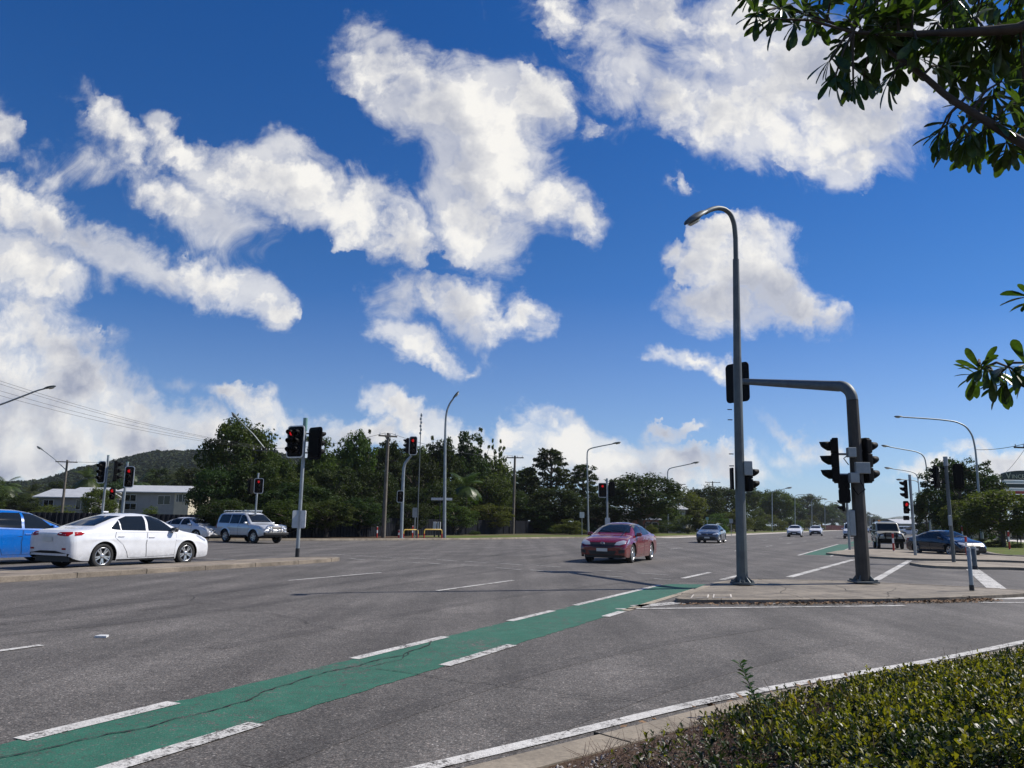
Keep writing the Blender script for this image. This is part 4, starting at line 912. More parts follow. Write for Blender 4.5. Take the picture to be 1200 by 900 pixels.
for k in range(4):
    R_=Matrix.Rotation(k*math.pi/2+.785,4,'Z'); mb.add([(.16,-.012,.03),(.30,-.012,.03),(.165,-.012,.18),(.16,.012,.03),(.30,.012,.03),(.165,.012,.18)],[(0,1,2),(3,5,4),(1,4,5,2),(0,3,4,1)],0,False,R_)
mb.build('base_plate',M['darkgalv'],r)
head(r,(e[0]-.10,e[1]+.12,e[2]-.02),52,3,1,True,(),1.05,bw=.86,rim=False)
l=L((979.5,539.5),YM); hA=head(r,(l[0],.05,l[2]),292,3,1,False,(),1.06)
l=L((1013,539.5),YM); head(r,(l[0]+.06,.05,l[2]),68,3,1,False,(),1.06)
l=L((989,573),YM); head(r,(l[0],-.02,l[2]),20,2,1,False,(),.95)
mb=MB()
for px,s_ in (((993.5,531),(.20,.16,.24)),((996.5,560.5),(.22,.18,.25)),((1006.5,549),(.36,.10,.28))):
    l=L(px,YM); mb=MB(); mb.box((l[0],-.20,l[2]),s_,0,None,.015); mb.build('terminal_box',M['galv'],r)
mb=MB()
for z0,z1 in ((545,531),(575,560)):
    a=L((992,z0),YM); b=L((994,z1),YM); mb.tube([(a[0],-.12,a[2]),(a[0]-.12,-.14,(a[2]+b[2])/2),(b[0],-.12,b[2])],.014,6)
a=L((1002,560),YM); mb.tube([(a[0],-.2,a[2]),(a[0]+.12,-.24,a[2]-.3),(a[0]-.05,-.22,a[2]-.42),(a[0]-.15,-.18,a[2]-.25)],.016,6); mb.build('cable',M['black'],r)
for px in ((984,532),(985,556),(1012,528),(1012,554)):
    l=L(px,YM); mb=MB(); mb.tube([(l[0],.05,l[2]),(0,0,l[2])],.028,6); mb.build('bracket',M['galv'],r)
l=L((1002.5,613),YM); mb=MB(); mb.box((l[0]-.13,-.12,l[2]),(.13,.10,.62),0,None,.02); mb.build('push_button_box',M['galv'],r)
# --- signals across the side street
r,Y,H=sigpole((996,646),(994.5,583),'grey signal post on the far strip, half hidden by the rusty mast pole',.075)
l=loc_on(r,(988.5,592),Y); head(r,(l[0],0,l[2]),285,2,1,False,(),1.05); l=loc_on(r,(994,616),Y); mb=MB(); mb.box((0,-.12,1.4),(.14,.1,.3),0,None,.02); mb.build('push_button_box',M['galv'],r)
r,Y,H=sigpole((1073,653),(1066,557),'signal post right of the beige four-wheel drive with a red pedestrian light',.072,z0=.12)
l=loc_on(r,(1061,573.5),Y); head(r,(l[0]+.02,0,l[2]),285,3,1,False,(),.86); l=loc_on(r,(1061,594.5),Y); head(r,(l[0],-.08,l[2]),190,2,1,False,[(0,0)],.86)
l=loc_on(r,(1062,607),Y); mb=MB(); mb.box((l[0],0,l[2]),(.22,.2,.22),0,None,.02); mb.build('signal_box',M['black'],r)
r,Y,H=sigpole((1118,661.6),(1109,536),'grey post in front of the dark sedan with two black heads on brackets',.072,'darkgalv',z0=.12)
mb=MB(); mb.cyl((0,0,H-.35),(0,0,H+.03),.085,.085,14); mb.build('pole_sleeve',M['galv'],r)
l=loc_on(r,(1097.5,558.5),Y); head(r,(l[0],.02,l[2]),335,3,1,True,(),.74,bw=.5,rim=False); l2=loc_on(r,(1123.5,558),Y); head(r,(l2[0],.02,l2[2]),30,3,1,True,(),.82,bw=.46,rim=False)
mb=MB(); [mb.tube([(0,0,l[2]+d),(l[0]*.6,.02,l[2]+d+.1),(l[0],.02,l[2]+d+.06)],.022,6) or mb.tube([(0,0,l[2]+d),(l2[0],.02,l2[2]+d)],.022,6) for d in (-.3,.3)]; mb.build('bracket',M['black'],r)
l=loc_on(r,(1114.5,612),Y); mb=MB(); mb.box((-.08,-.10,1.75),(.11,.09,.42),0,None,.02); mb.build('push_button_box',M['galv'],r)
# --- bollards
for bp,tp,rd,lb in (((1139,692),(1137.5,641),.042,'slim grey steel bollard at the right end of the near island'),((1142.8,667.5),(1141.5,640),.075,'stout dark bollard just behind the slim grey one')):
    x,y=G(bp[0],bp[1],.08); tz=at(tp[0],tp[1],y)[2]; r=empty('bollard',(x,y,.08),0,lb,'bollard','steel bollards by the side street')
    mb=MB(); mb.tube([(0,0,0),(0,0,tz-.10),(0,0,tz-.08)],[rd,rd,rd*.6],14); mb.build('post',M['galv'] if rd<.06 else M['darkgalv'],r)
    mb=MB(); mb.cyl((0,0,tz-.16),(0,0,tz-.11),rd*1.1,rd*1.1,14); mb.build('reflector_band',M['steel'],r); mb=MB(); mb.cyl((0,0,0),(0,0,.12),rd*1.25,rd*1.15,14); mb.build('base_sleeve',M['trim'],r)
# --- red and white marker posts
def marker(base,top,lb,Y=None):
    x,y=G(*base) if Y is None else at(base[0],base[1],Y)[:2]
    z=at(top[0],top[1],y)[2]; r=empty('marker_post',(x,y,0),0,lb,'marker post','red and white marker posts'); h=z; rad=.05
    mb=MB(); mb.cyl((0,0,0),(0,0,h),rad,rad,10); mb.build('post',M['white'],r)
    for a in ((.72,.96),(.12,.48)):
        mb=MB(); mb.cyl((0,0,h*a[0]),(0,0,h*a[1]),rad*1.06,rad*1.06,10); mb.build('red_band',M['redpaint'],r)
for a in (((441.5,632),(442,617),'red and white post left of the power pole at the far kerb'),((467,632.5),(467.5,621),'red and white post hugging the cranked signal post'),((483,632),(483,616),'red and white post standing through the left yellow rail'),
    ((1047.5,648),(1047,624),'red and white post in front of the beige four-wheel drive'),((1133.5,653.5),(1133,628),'red and white post in front of the dark sedan bonnet'),((1183.5,646.5),(1182.5,622),'red and white post on the grass right of the dark sedan'),((1129,640),(1129,616),'red and white post behind the dark sedan roof')): marker(*a)
# --- yellow hand rails
for x0,x1,zt_,yb,lb in ((472.5,489.5,620.8,632.5,'left yellow and red hand rail at the far kerb'),(496.8,517.5,620.5,632.5,'right yellow and red hand rail beside the street lamp')):
    a=G(x0,yb); b=G(x1,yb); h=at(x0,zt_,a[1])[2]; r=empty('hand_rail',(a[0],a[1],.1),0,lb,'hand rail','yellow hand rails'); d=Vector((b[0]-a[0],b[1]-a[1],0)); h-=.1
    dn=d.normalized(); mb=MB(); mb.tube([Vector((0,0,h-.15)),Vector((0,0,h-.05))+dn*.03,dn*.12+Vector((0,0,h)),d-dn*.12+Vector((0,0,h)),d-dn*.03+Vector((0,0,h-.05)),d+Vector((0,0,h-.15))],.05,8); mb.build('top_rail',M['yellow'],r)
    for p in (Vector((0,0,0)),d):
        mb=MB(); mb.cyl(p,p+Vector((0,0,h*.55)),.052,.052,8); mb.build('leg',M['redpaint'],r); mb=MB(); mb.cyl(p+Vector((0,0,h*.55)),p+Vector((0,0,h-.14)),.05,.05,8); mb.build('leg',M['yellow'],r)
# --- street lamps
def lamp(base,Y,pts,lb,r0=.10,r1=.045,hl=.75,heads=None,hr=None,mt='galv',z0=0.05,dz=0.0,headdir=None,group='street lamps',name='street_lamp',hn=1):
    if Y is None: x,y=G(*base)
    else: x,y,_=at(base[0],base[1],Y)
    r=empty(name,(x,y,0),0,lb,'street lamp',group); P=[Vector((0,0,z0))]
    for k,p in enumerate(pts):
        q=at(p[0],p[1],y-(p[2] if len(p)>2 else 0)); P.append(Vector((q[0]-x,q[1]-y,q[2])))
    n=len(P); k0=2
    Q=smooth3(P,2)
    cut=next(i for i,q in enumerate(Q) if q.z>=P[1].z-1e-4)
    mb=MB(); mb.tube([P[0],P[1]],[r0,r0*.62],12); mb.build('pole',M[mt],r)
    tail=[P[1]-Vector((0,0,.02))]+[q for q in Q[cut:]]
    rr=[r0*.6+(r1-r0*.6)*i/(len(tail)-1) for i in range(len(tail))]
    mb=MB(); mb.tube(tail,rr,10); mb.build('arm',M[mt],r)
    d=(tail[-1]-tail[-2]).normalized() if headdir is None else Vector(headdir).normalized()
    luminaire(r,tail[-1],d,hl)
    mb=MB(); mb.cyl((0,0,z0),(0,0,z0+.05),r0*1.9,r0*1.9,8); mb.build('base_plate',M[mt],r)
    return r
def smooth3(P,it):
    for _ in range(it):
        q=[P[0]]
        for a,b in zip(P,P[1:]): q+=[a*.8+b*.2,a*.2+b*.8]
        P=q+[P[-1]]
    return P
def luminaire(r,p,d,hl):
    d=Vector(d).normalized(); s_=d.cross(Vector((0,0,1))).normalized(); u=s_.cross(d)
    B=Matrix((d,s_,u)).transposed().to_4x4(); X=Matrix.Translation(p)@B
    mb=MB(); vs=[];fs=[];N=14;prof=[(-.12,.05,.05),(.0,.07,.06),(.12,.12,.09),(.35,.17,.11),(.65,.17,.10),(.88,.12,.075),(1.0,.03,.02)]
    for t_,w_,h_ in prof:
        for k in range(N):
            a=2*math.pi*k/N; z=math.sin(a)*h_; 
            if z<0: z*=.35
            vs.append((t_*hl,math.cos(a)*w_*hl/.75,z*hl/.75))
    for i in range(len(prof)-1):
        for k in range(N): fs.append((i*N+k,i*N+(k+1)%N,(i+1)*N+(k+1)%N,(i+1)*N+k))
    mb.add(vs,fs,0,True,X); h=mb.build('lamp_head',M['darkgalv'],r)
    mb=MB(); vs=[(hl*(.30+.28*math.cos(2*math.pi*k/16)+.3),.13*hl/.75*math.sin(2*math.pi*k/16),-.042*hl/.75) for k in range(16)]+[(hl*(.60+.20*math.cos(2*math.pi*k/16)),.09*hl/.75*math.sin(2*math.pi*k/16),-.10*hl/.75) for k in range(16)]
    mb.add(vs,[(k,(k+1)%16,16+(k+1)%16,16+k) for k in range(16)]+[tuple(range(16,32))],0,True,X); mb.build('lamp_lens',mat_once('frosted_lamp_lens',(.55,.55,.50),.15),h)
_mc={}
def mat_once(n,c,r):
    if n not in _mc: _mc[n]=mat(n,c,r)
    return _mc[n]
# main lamp post on the near island
x,y=G(870,684,.1); YL=y
r=empty('street_lamp',(x,y,.10),0,'tall dark steel street lamp standing on the near island with a curved top','street lamp','street lamps')
def L(px,dy=0): p=at(px[0],px[1],YL-dy); return Vector((p[0]-x,p[1]-y,p[2]-.10))
a=L((864.0,420)); b=L((862.4,304))
mb=MB(); mb.tube([(0,0,.02),(a.x*.3,a.y*.3,a.z*.35),a],[.128,.115,.098],12,smooth=False); mb.build('pole',M['darkgalv'],r)
mb=MB(); mb.tube([a-Vector((0,0,.01)),b],[.094,.076],12); mb.build('upper_pole',M['darkgalv'],r)
P=[b,L((862,280)),L((860.5,262),.05),L((856,250.5),.12),L((849,245),.2),L((841,243.6),.32),L((833,245.5),.45),L((826,249.2),.55)]
P=[P[0]]+smooth3(P[1:],2); mb=MB(); mb.tube(P,[.060]*(len(P)-1)+[.045],12); mb.build('arm',M['darkgalv'],r)
luminaire(r,P[-1],(P[-1]-P[-3]).normalized()+Vector((0,0,-.05)),.78)
for k in range(4): 
    z=L((860,(480,492,532,546)[k])).z; mb=MB(); mb.cyl((-.10,0,z),(-.21,0,z),.012,n=6); mb.build('step_peg',M['darkgalv'],r)
mb=MB(); mb.cyl((0,0,0),(0,0,.04),.28,.28,8); 
for k in range(6):
    R_=Matrix.Rotation(k*math.pi/3,4,'Z'); mb.add([(.12,-.012,.03),(.26,-.012,.03),(.125,-.012,.17),(.12,.012,.03),(.26,.012,.03),(.125,.012,.17)],[(0,1,2),(3,5,4),(1,4,5,2),(0,3,4,1)],0,False,R_)
    mb.box((.225,.085,.06),(.05,.05,.05),0,R_)
mb.build('base_plate',M['darkgalv'],r)
l=L((874.5,549)); mb=MB(); mb.box((l.x+.02,-.02,l.z),(.20,.18,.34),0,None,.015); mb.build('terminal_box',M['galv'],r)
l=L((876,561)); hd=head(r,(l.x+.03,.05,l.z),75,2,1,False,(),.82)
mb=MB(); mb.box((-.16,.0,l.z),(.05,.2,.5),0,None,.01); mb.build('signal_bracket',M['black'],r)
# others: along the left footpath, then the far median, then the right side
lamp((520.5,632),None,[(521.8,505),(522.3,490),(524,480),(527.5,472),(531,467.5)],'grey street lamp with curved top beside the yellow rails before the trees',.15,.07,.8)
lamp((689.5,628),90,[(688,536),(688.2,530),(689.5,527),(693,525.2),(705,522.6),(718,520.2)],'street lamp, arm to the right, above the conifer-like tree left of the red car',.12,.06,1.0)
lamp((783,622),123,[(782.3,556),(782.6,552),(784,549.5),(788,548),(800,545.6),(811,543.2)],'street lamp rising behind the round dark tree, arm to the right',.13,.07,1.2)
for (bx,topx,ty,hx,hy,dd,lb) in ((905,904.7,579,921,572.6,195,'nearest and tallest of the four lamps over the trees between lamp post and mast'),(931.7,931.5,583.5,946,579.4,225,'second of the four lamps over the trees between lamp post and mast'),(951.5,951.3,588,964,584.6,262,'third of the four lamps over the trees between lamp post and mast'),(966.7,966.6,591.5,978,588.8,300,'smallest of the four lamps over the trees, next to the mast')):
    lamp((bx,620),dd,[(topx,ty),(topx+.3,ty-2),(topx+2,ty-3.2),(topx+5,ty-4),(hx,hy)],lb,.14,.08,1.6)
for (bx,ty,hx,hy,dd,lb) in ((1019.5,602,1014,599.5,420,'tiny far lamp right of the rusty pole, higher of two'),(1030,605,1025,603,560,'tiny far lamp above the roof of the beige four-wheel drive')):
    lamp((bx,618),dd,[(bx,ty),(bx-.3,ty-1),(bx-1.5,ty-1.8),(hx,hy)],lb,.2,.12,2.2)
lamp((1151.5,640),66,[(1144.3,540),(1142.8,525),(1139.5,510),(1132,499.5),(1120,494),(1100,491.5),(1075,489.8),(1058,488.8)],'largest lamp on the right behind the dark sedan, long flat arm to the left',.13,.055,.75)
lamp((1091,633),92,[(1086.5,558),(1085.3,545),(1083.8,537),(1080,532),(1073,529),(1055,526),(1042,523.6)],'middle lamp on the right, arm pointing left just below the largest one',.12,.06,.95)
lamp((1080,630),126,[(1076.5,569),(1075.5,560),(1073.5,555.5),(1069,553),(1058,551),(1045,549.2)],'third lamp on the right, arm pointing left above the red pedestrian light',.14,.07,1.2)
lamp((1082,628),160,[(1077,572),(1076.2,566),(1074,563.6),(1068,562.6),(1058,562.2)],'faintest lamp on the right, short arm behind the signal post head',.15,.08,1.4)
lamp((-70,640),53,[(-68,505),(-62,495),(-40,487),(0,474.5),(30,463),(44,457.5),(52,455.6)],'street lamp at the left edge, only its slanting arm and head in view',.12,.05,.8)
# --- timber power poles and their wires
def power_pole(base,Y,top,lb,arm=2.2,rot=0,lampto=None):
    if Y is None: x,y=G(*base)
    else: x,y,_=at(base[0],base[1],Y)
    t_=at(top[0],top[1],y); r=empty('power_pole',(x,y,0),0,lb,'power pole','timber power poles'); H=t_[2]; dx=t_[0]-x
    mb=MB(); mb.tube([(0,0,0),(dx,0,H)],[.17,.12],10); mb.build('pole',M['timber'],r)
    R_=Matrix.Translation((dx,-.12,H-.25))@Matrix.Rotation(rot,4,'Z'); mb=MB(); mb.box((0,0,0),(arm,.1,.12),0,R_); ca=mb.build('crossarm',M['timber'],r)
    ends=[]
    for k in range(4):
        px_=-arm/2+.12+k*(arm-.24)/3; mb=MB(); mb.cyl((px_,0,.06),(px_,0,.24),.05,.035,8,0,R_); mb.build('insulator',M['dirtywhite'],ca); ends.append(Vector((x,y,0))+R_@Vector((px_,0,.24)))
    if lampto:
        p0=Vector((dx,0,at(lampto[0][0],lampto[0][1],y)[2])); pts=[p0]+[Vector((at(q[0],q[1],y-.3)[0]-x,-.3,at(q[0],q[1],y-.3)[2])) for q in lampto[1:]]
        mb=MB(); mb.tube(pts,.05,8); mb.build('lamp_arm',M['galv'],r); luminaire(r,pts[-1],(pts[-1]-pts[-2]),.9)
    return ends
e1=power_pole((70.5,618),95,(79,539),'timber power pole by the low white-roofed house with a lamp arm to the left',2.4,.3,[(76.5,551),(64,538),(53,529.5),(50,527.5)])
e2=power_pole((305.5,632),72,(311.5,525),'power pole behind the silver four-wheel drive with a lamp arm over the tall tree',2.3,.2,[(311,527),(297,509),(285,497),(279,491)])
e3=power_pole((449,632),None,(455,507.5),'timber power pole left of the cranked signal post in front of the trees',1.5,.5)
e4=power_pole((601,627),None,(603.5,534),'dark power pole in the gap between trees left of the conifer-like tree',2.0,-.1)
e5=power_pole((796,622),150,(794.5,566),'thin far power pole behind the trees with one crossarm, right of the round dark tree',3.0,.2)
e6=power_pole((838,620),170,(835,564),'far power pole with crossarm standing above the trees left of the tall lamp',3.4,.1)
e7=power_pole((1172,634),86,(1168,558),'power pole behind the shrubs on the right, left of the dark sign',2.4,.15)
e8=power_pole((1206,640),58,(1203,521),'power pole at the right picture edge, only its crossarm end in view',2.4,.2)
def wire(a,b,sag,lb,rad=.016,group='overhead wires'):
    a=Vector(a);b=Vector(b); pts=[a.lerp(b,k/16)-Vector((0,0,sag*4*(k/16)*(1-k/16))) for k in range(17)]
    mb=MB(); mb.tube([p-a for p in pts],rad,5); o=mb.build('overhead_wire',M['trim'],None,a); tag(o,lb,'wire',group)
def wpx(p,q,Y0,Y1,sag,lb,rad=.022): wire(at(p[0],p[1],Y0),at(q[0],q[1],Y1),sag,lb,rad)
wl='overhead wire of the bundle running from the left edge to the tall tree, '
for k,(p,q) in enumerate((((-40,433),(311,523.5)),((-40,437),(310,524)),((-40,446),(312,525)),((-40,452),(308,525.5)))):
    wpx(p,q,45,72,.55,wl+('topmost strand','second strand','third strand','lowest strand')[k],.010)
wpx((82,541),(308,522),95,72,.6,'single slack wire from the low house pole to the pole behind the silver four-wheel drive',.02)
wire(e2[1],e3[1],.4,'overhead wire between the pole at the tall tree and the pole by the cranked signal',.016); wire(e3[2],e4[1],.6,'overhead wire running through the trees between the two poles right of the cranked signal',.016)
wpx((1144,527),(1245,505),66,50,.35,'upper wire from the largest right lamp to the picture edge',.022); wpx((1150,562),(1250,536),86,56,.3,'wire above the dark sign on the right',.018)
wpx((1170,560),(1205,520),86,58,.3,'steep wire between the two right power poles',.016)
# --- small signs
def signpost(base,top,size,lb,mt='steel',Y=None,cat='sign',back=True,az=180,pm='galv'):
    x,y=G(*base) if Y is None else at(base[0],base[1],Y)[:2]
    z=at(top[0],top[1],y)[2]; r=empty('sign_post',(x,y,0),0,lb,cat); mb=MB(); mb.cyl((0,0,0),(0,0,z),.035,.035,8); mb.build('post',M[pm],r)
    mb=MB(); plate_xz(mb,rrect(size[0],size[1],.05),-.012,.012,0,Matrix.Translation((0,-.05,z-size[1]/2))@Matrix.Rotation(math.radians(180-az),4,'Z')); mb.build('sign_plate',M[mt],r); return r
signpost((485.5,632),(485.5,595),(.42,.75),'grey sign back on a thin post right of the cranked signal','galv')
signpost((682,629),(682.5,600),(.5,.62),'small pale sign on a post in the grass left of the red sedan','dirtywhite')
signpost((1008,624.5),(1007.5,600),(.5,.5),'thin sign post beside the far verge behind the mast','galv',140)
signpost((829,622),(828.5,606),(.35,.35),'small green sign before the far trees left of the lamp post','greycap',95)
signpost((857,622),(857,608),(.5,.6),'grey sign before the far trees just left of the lamp post','galv',110)
r=signpost((514.5,632),(514.5,582),(.05,.05),'street name sign with two pale blades on a dark post at the curved lamp','dirtywhite',64,'sign',pm='trim')
z=at(514.5,583,64)[2]
for rot,sx in ((10,.55),(-20,-.15)):
    mb=MB(); mb.box((0,0,0),(1.05,.03,.2),0,Matrix.Translation((sx-.1,-.06,z-.12))@Matrix.Rotation(math.radians(rot),4,'Z')); mb.build('name_blade',M['dirtywhite'],r)
for px,lb in ((509,'left pale cabinet on a dark stub behind the right yellow rail'),(514,'right pale cabinet on a dark stub behind the right yellow rail')):
    x,y,_=at(px,631,66); r=empty('service_cabinet',(x,y,.1),0,lb,'cabinet','pale service cabinets'); mb=MB(); mb.box((0,0,.95),(.26,.16,.62),0,None,.02); mb.build('box',M['dirtywhite'],r); mb=MB(); mb.box((0,0,.3),(.12,.1,.68)); mb.build('stub',M['trim'],r)
# reflective road stud and a stone on the road
x,y=G(120,747); mb=MB(); mb.prism([(-.07,-.05),(.07,-.05),(.05,.05),(-.05,.05)],0,.022); o=mb.build('road_stud',M['dirtywhite'],None,(x,y,.004)); tag(o,'small white raised road stud on the bare asphalt at left','road stud')

# concrete pit lids with pale rims on the near island
for pts,lb in ((((812,697.5),(831,697.3),(830,701.3),(809,701.5)),'left of two square pit lids at the tip of the near island'),(((836,697.2),(857,697),(858,701),(835,701.2)),'right of two square pit lids at the tip of the near island')):
    q=[G(p[0],p[1],.07) for p in pts]; cx=sum(p[0] for p in q)/4; cy=sum(p[1] for p in q)/4; r=empty('pit_lid',(cx,cy,.074),0,lb,'pit lid','pit lids on the island'); loc=[(p[0]-cx,p[1]-cy) for p in q]
    mb=MB(); mb.prism(loc,0,.008); mb.build('rim',M['palecon'],r); mb=MB(); mb.prism([(p[0]*.84,p[1]*.84) for p in loc],.004,.0115); mb.build('lid',M['islandcon'],r)
# ================= vegetation
FOL=[foliage('dark_tree_leaves',(.018,.035,.011),(.036,.054,.015),.6,.30,.5,spec=.14),foliage('mid_green_leaves',(.033,.060,.016),(.062,.088,.022),.6,.32,.5,spec=.14),
     foliage('olive_leaves',(.052,.070,.018),(.092,.104,.024),.6,.34,.6,spec=.14),foliage('palm_leaves',(.030,.055,.014),(.065,.085,.022),.4,.3,.6)]
def leafquads(C,N,Ln,W,rs):
    """diamond leaf faces at centres C with normals N"""
    n=len(C); r=rs.normal(size=(n,3)); T=np.cross(N,r); T/=np.linalg.norm(T,axis=1)[:,None]+1e-9; B=np.cross(N,T)
    Ln=np.asarray(Ln)[:,None] if np.ndim(Ln) else Ln; W=np.asarray(W)[:,None] if np.ndim(W) else W
    v=np.stack([C-T*Ln*.5,C+B*W*.5+N*Ln*.08,C+T*Ln*.5,C-B*W*.5+N*Ln*.08],1).reshape(-1,3)
    f=np.arange(4*n).reshape(-1,4); return v,f
def crown_pts(kind,rs):
    """clump centres and radii of a 10 m tree, 8 m across"""
    cl=[]
    if kind=='round':
        for _ in range(125):
            d=rs.normal(size=3); d/=np.linalg.norm(d); k=rs.uniform(.45,1)**.6
            p=np.array([d[0]*3.5*k,d[1]*3.5*k,5.9+d[2]*(3.6 if d[2]>0 else 3.6)*k]); 
            if p[2]<.9: continue
            cl.append((p,rs.uniform(.5,1.05),1.0))
    elif kind=='canopy':
        for _ in range(110):
            d=rs.normal(size=3); d/=np.linalg.norm(d); k=rs.uniform(.4,1)**.6; p=np.array([d[0]*3.6*k,d[1]*3.6*k,5.6+d[2]*3.9*k])
            if p[2]>2.6+rs.normal()*.5: cl.append((p,rs.uniform(.5,1.0),1.0))
    elif kind=='tall':
        for j in range(13):
            a=rs.uniform(0,6.28); R=rs.uniform(.8,2.7); z=rs.uniform(4.5,8.9); R*=1.0 if z<7.5 else .7; c=np.array([R*math.cos(a),R*math.sin(a),z])
            for _ in range(11): cl.append((c+rs.normal(size=3)*np.array([.85,.85,.6]),rs.uniform(.35,.75),.9))
        for _ in range(48): 
            a=rs.uniform(0,6.28); cl.append((np.array([2.9*math.cos(a)*rs.uniform(.3,1),2.9*math.sin(a)*rs.uniform(.3,1),rs.uniform(.9,5.2)]),rs.uniform(.5,1.0),.9))
    elif kind=='layer':
        for j in range(17):
            z=1.8+7.4*(j/16)**.9; R=3.7*(1-((z-1.5)/9.2))**.75+.25
            for k in range(int(4+R*2.4)):
                a=rs.uniform(0,6.28); q=R*rs.uniform(.45,1.05); cl.append((np.array([q*math.cos(a),q*math.sin(a),z+.22*q*rs.uniform(-.2,1.0)]),rs.uniform(.3,.65),.5))
    elif kind=='feather':
        for j in range(26):
            a=rs.uniform(0,6.28); R=rs.uniform(.4,3.2); z=rs.uniform(5,10)*(1-.035*R*R); n=6
            for k in range(n):
                q=(k+1)/n; cl.append((np.array([R*math.cos(a)*q**1.6,R*math.sin(a)*q**1.6,1.5+(z-1.5)*q])+rs.normal(size=3)*.12,.26+.45*(1-q),.8))
    elif kind=='shrub':
        for _ in range(60):
            d=rs.normal(size=3); d/=np.linalg.norm(d); d[2]=abs(d[2]); k=rs.uniform(.5,1)
            cl.append((np.array([d[0]*3.6*k,d[1]*3.6*k,.7+d[2]*8.2*k]),rs.uniform(.7,1.4),1.0))
    return cl
def make_tree(kind,seed,folm,leaf=.34,per=95):
    rs=np.random.RandomState(seed); cl=crown_pts(kind,rs); C=[];N=[];S=[]
    for p,r,fz in cl:
        n=int(per*r**1.6)+14; d=rs.normal(size=(n,3)); d/=np.linalg.norm(d,axis=1)[:,None]; k=rs.uniform(.25,1,(n,1))**.5*r*rs.lognormal(0,.18,(n,1))
        C.append(p+d*k*np.array([1,1,max(.45,fz*.8)])); nn=d*.7+rs.normal(size=(n,3))*.55+np.array([0,0,.35]); N.append(nn/np.linalg.norm(nn,axis=1)[:,None])
    C=np.concatenate(C); N=np.concatenate(N); L=leaf*rs.uniform(.6,1.35,len(C)); v,f=leafquads(C,N,L,L*rs.uniform(.42,.62,len(C)),rs)
    crown=np_mesh('crown',v,f,folm,None,False)
    mb=MB(); top={'round':6.5,'tall':7.8,'layer':9.2,'feather':5,'canopy':6.0,'shrub':3}[kind]
    pts=[Vector((rs.normal()*.12*(k>0),rs.normal()*.12*(k>0),top*k/5)) for k in range(6)]; mb.tube(pts,[.26-.035*k for k in range(6)],8)
    idx=rs.permutation(len(cl))[:34 if kind!='shrub' else 12]
    for i in idx:
        p=Vector(cl[i][0]); s_=max(.6,p.z-rs.uniform(.8,2.6)); k=min(4.99,s_/top*5); b0=pts[int(k)].lerp(pts[int(k)+1],k-int(k)); m=b0.lerp(p,.5)+Vector((0,0,-.15+rs.normal()*.2)); mb.tube([b0,m,p],[.09,.06,.02],5,cap=False)
    trunk=mb.build('trunk',M['bark']); return crown,trunk
def make_palm(seed):
    rs=np.random.RandomState(seed); mb=MB(); hgt=7.0; pts=[Vector((.25*math.sin(k*.5),.1*k*.3,hgt*k/6)) for k in range(7)]; mb.tube(pts,[.2]+[.14]*6,8); tr=mb.build('trunk',M['bark']); top=pts[-1]
    V=[];Fq=[]
    for j in range(22):
        a=j*2.4+rs.uniform(-.2,.2); el=math.radians(rs.uniform(-25,75)); Ln=rs.uniform(2.5,3.4); p=np.array(top); d=np.array([math.cos(a)*math.cos(el),math.sin(a)*math.cos(el),math.sin(el)]); side=np.array([-math.sin(a),math.cos(a),0])
        n=13
        for k in range(n):
            q=p+d*Ln/n; d=d+np.array([0,0,-.13]); d/=np.linalg.norm(d); up=np.cross(side,d)
            if k>1:
                w=.75*math.sin(math.pi*(k+1)/(n+2))+.1
                for s_ in (1,-1):
                    for h_ in (0,.5):
                        b0=p+(q-p)*h_; tip=b0+side*s_*w+d*.35*w-np.array([0,0,.35*w]); b=len(V); V+= [b0-d*.045,b0+d*.045,tip+d*.02,tip-d*.02]; Fq.append([b,b+1,b+2,b+3])
            b=len(V); V+=[p-side*.035,p+side*.035,q+side*.03,q-side*.03]; Fq.append([b,b+1,b+2,b+3]); p=q
    return np_mesh('crown',V,Fq,FOL[3]),tr
PRO={}
def proto(kind,var,folm,leaf=.34,per=95):
    k=(kind,var,folm.name)
    if k not in PRO:
        c,t_=make_palm(40+var) if kind=='palm' else make_tree(kind,100+var*7+len(kind),folm,leaf,per); PRO[k]=[c,t_,False]
    return PRO[k]
def plant(kind,var,fm,px,top,wpx_,Y,label,name='tree',cat='tree',group='trees around the intersection',rot=None,z0=.1,ypx=None):
    p=at(px,top,Y); h=p[2]-z0; w_=wpx_/F*Y*1.0; pr=proto(kind,var,FOL[fm]); r=empty(name,(p[0],Y,z0),rot if rot is not None else random.uniform(0,6.28),label,cat,group)
    dx={'palm':6.0}.get(kind,8.0); r.scale=(w_/dx,w_/dx,h/(9.6 if kind!='palm' else 9.2))
    for k in (0,1):
        o=pr[k]
        if pr[2]: o=o.copy(); COL.objects.link(o)
        o.parent=r
    pr[2]=True; return r
def Yn(px,n):
    d=ray(px,610); t_=n/(d[0]*CA-d[1]*SA); return d[1]*t_
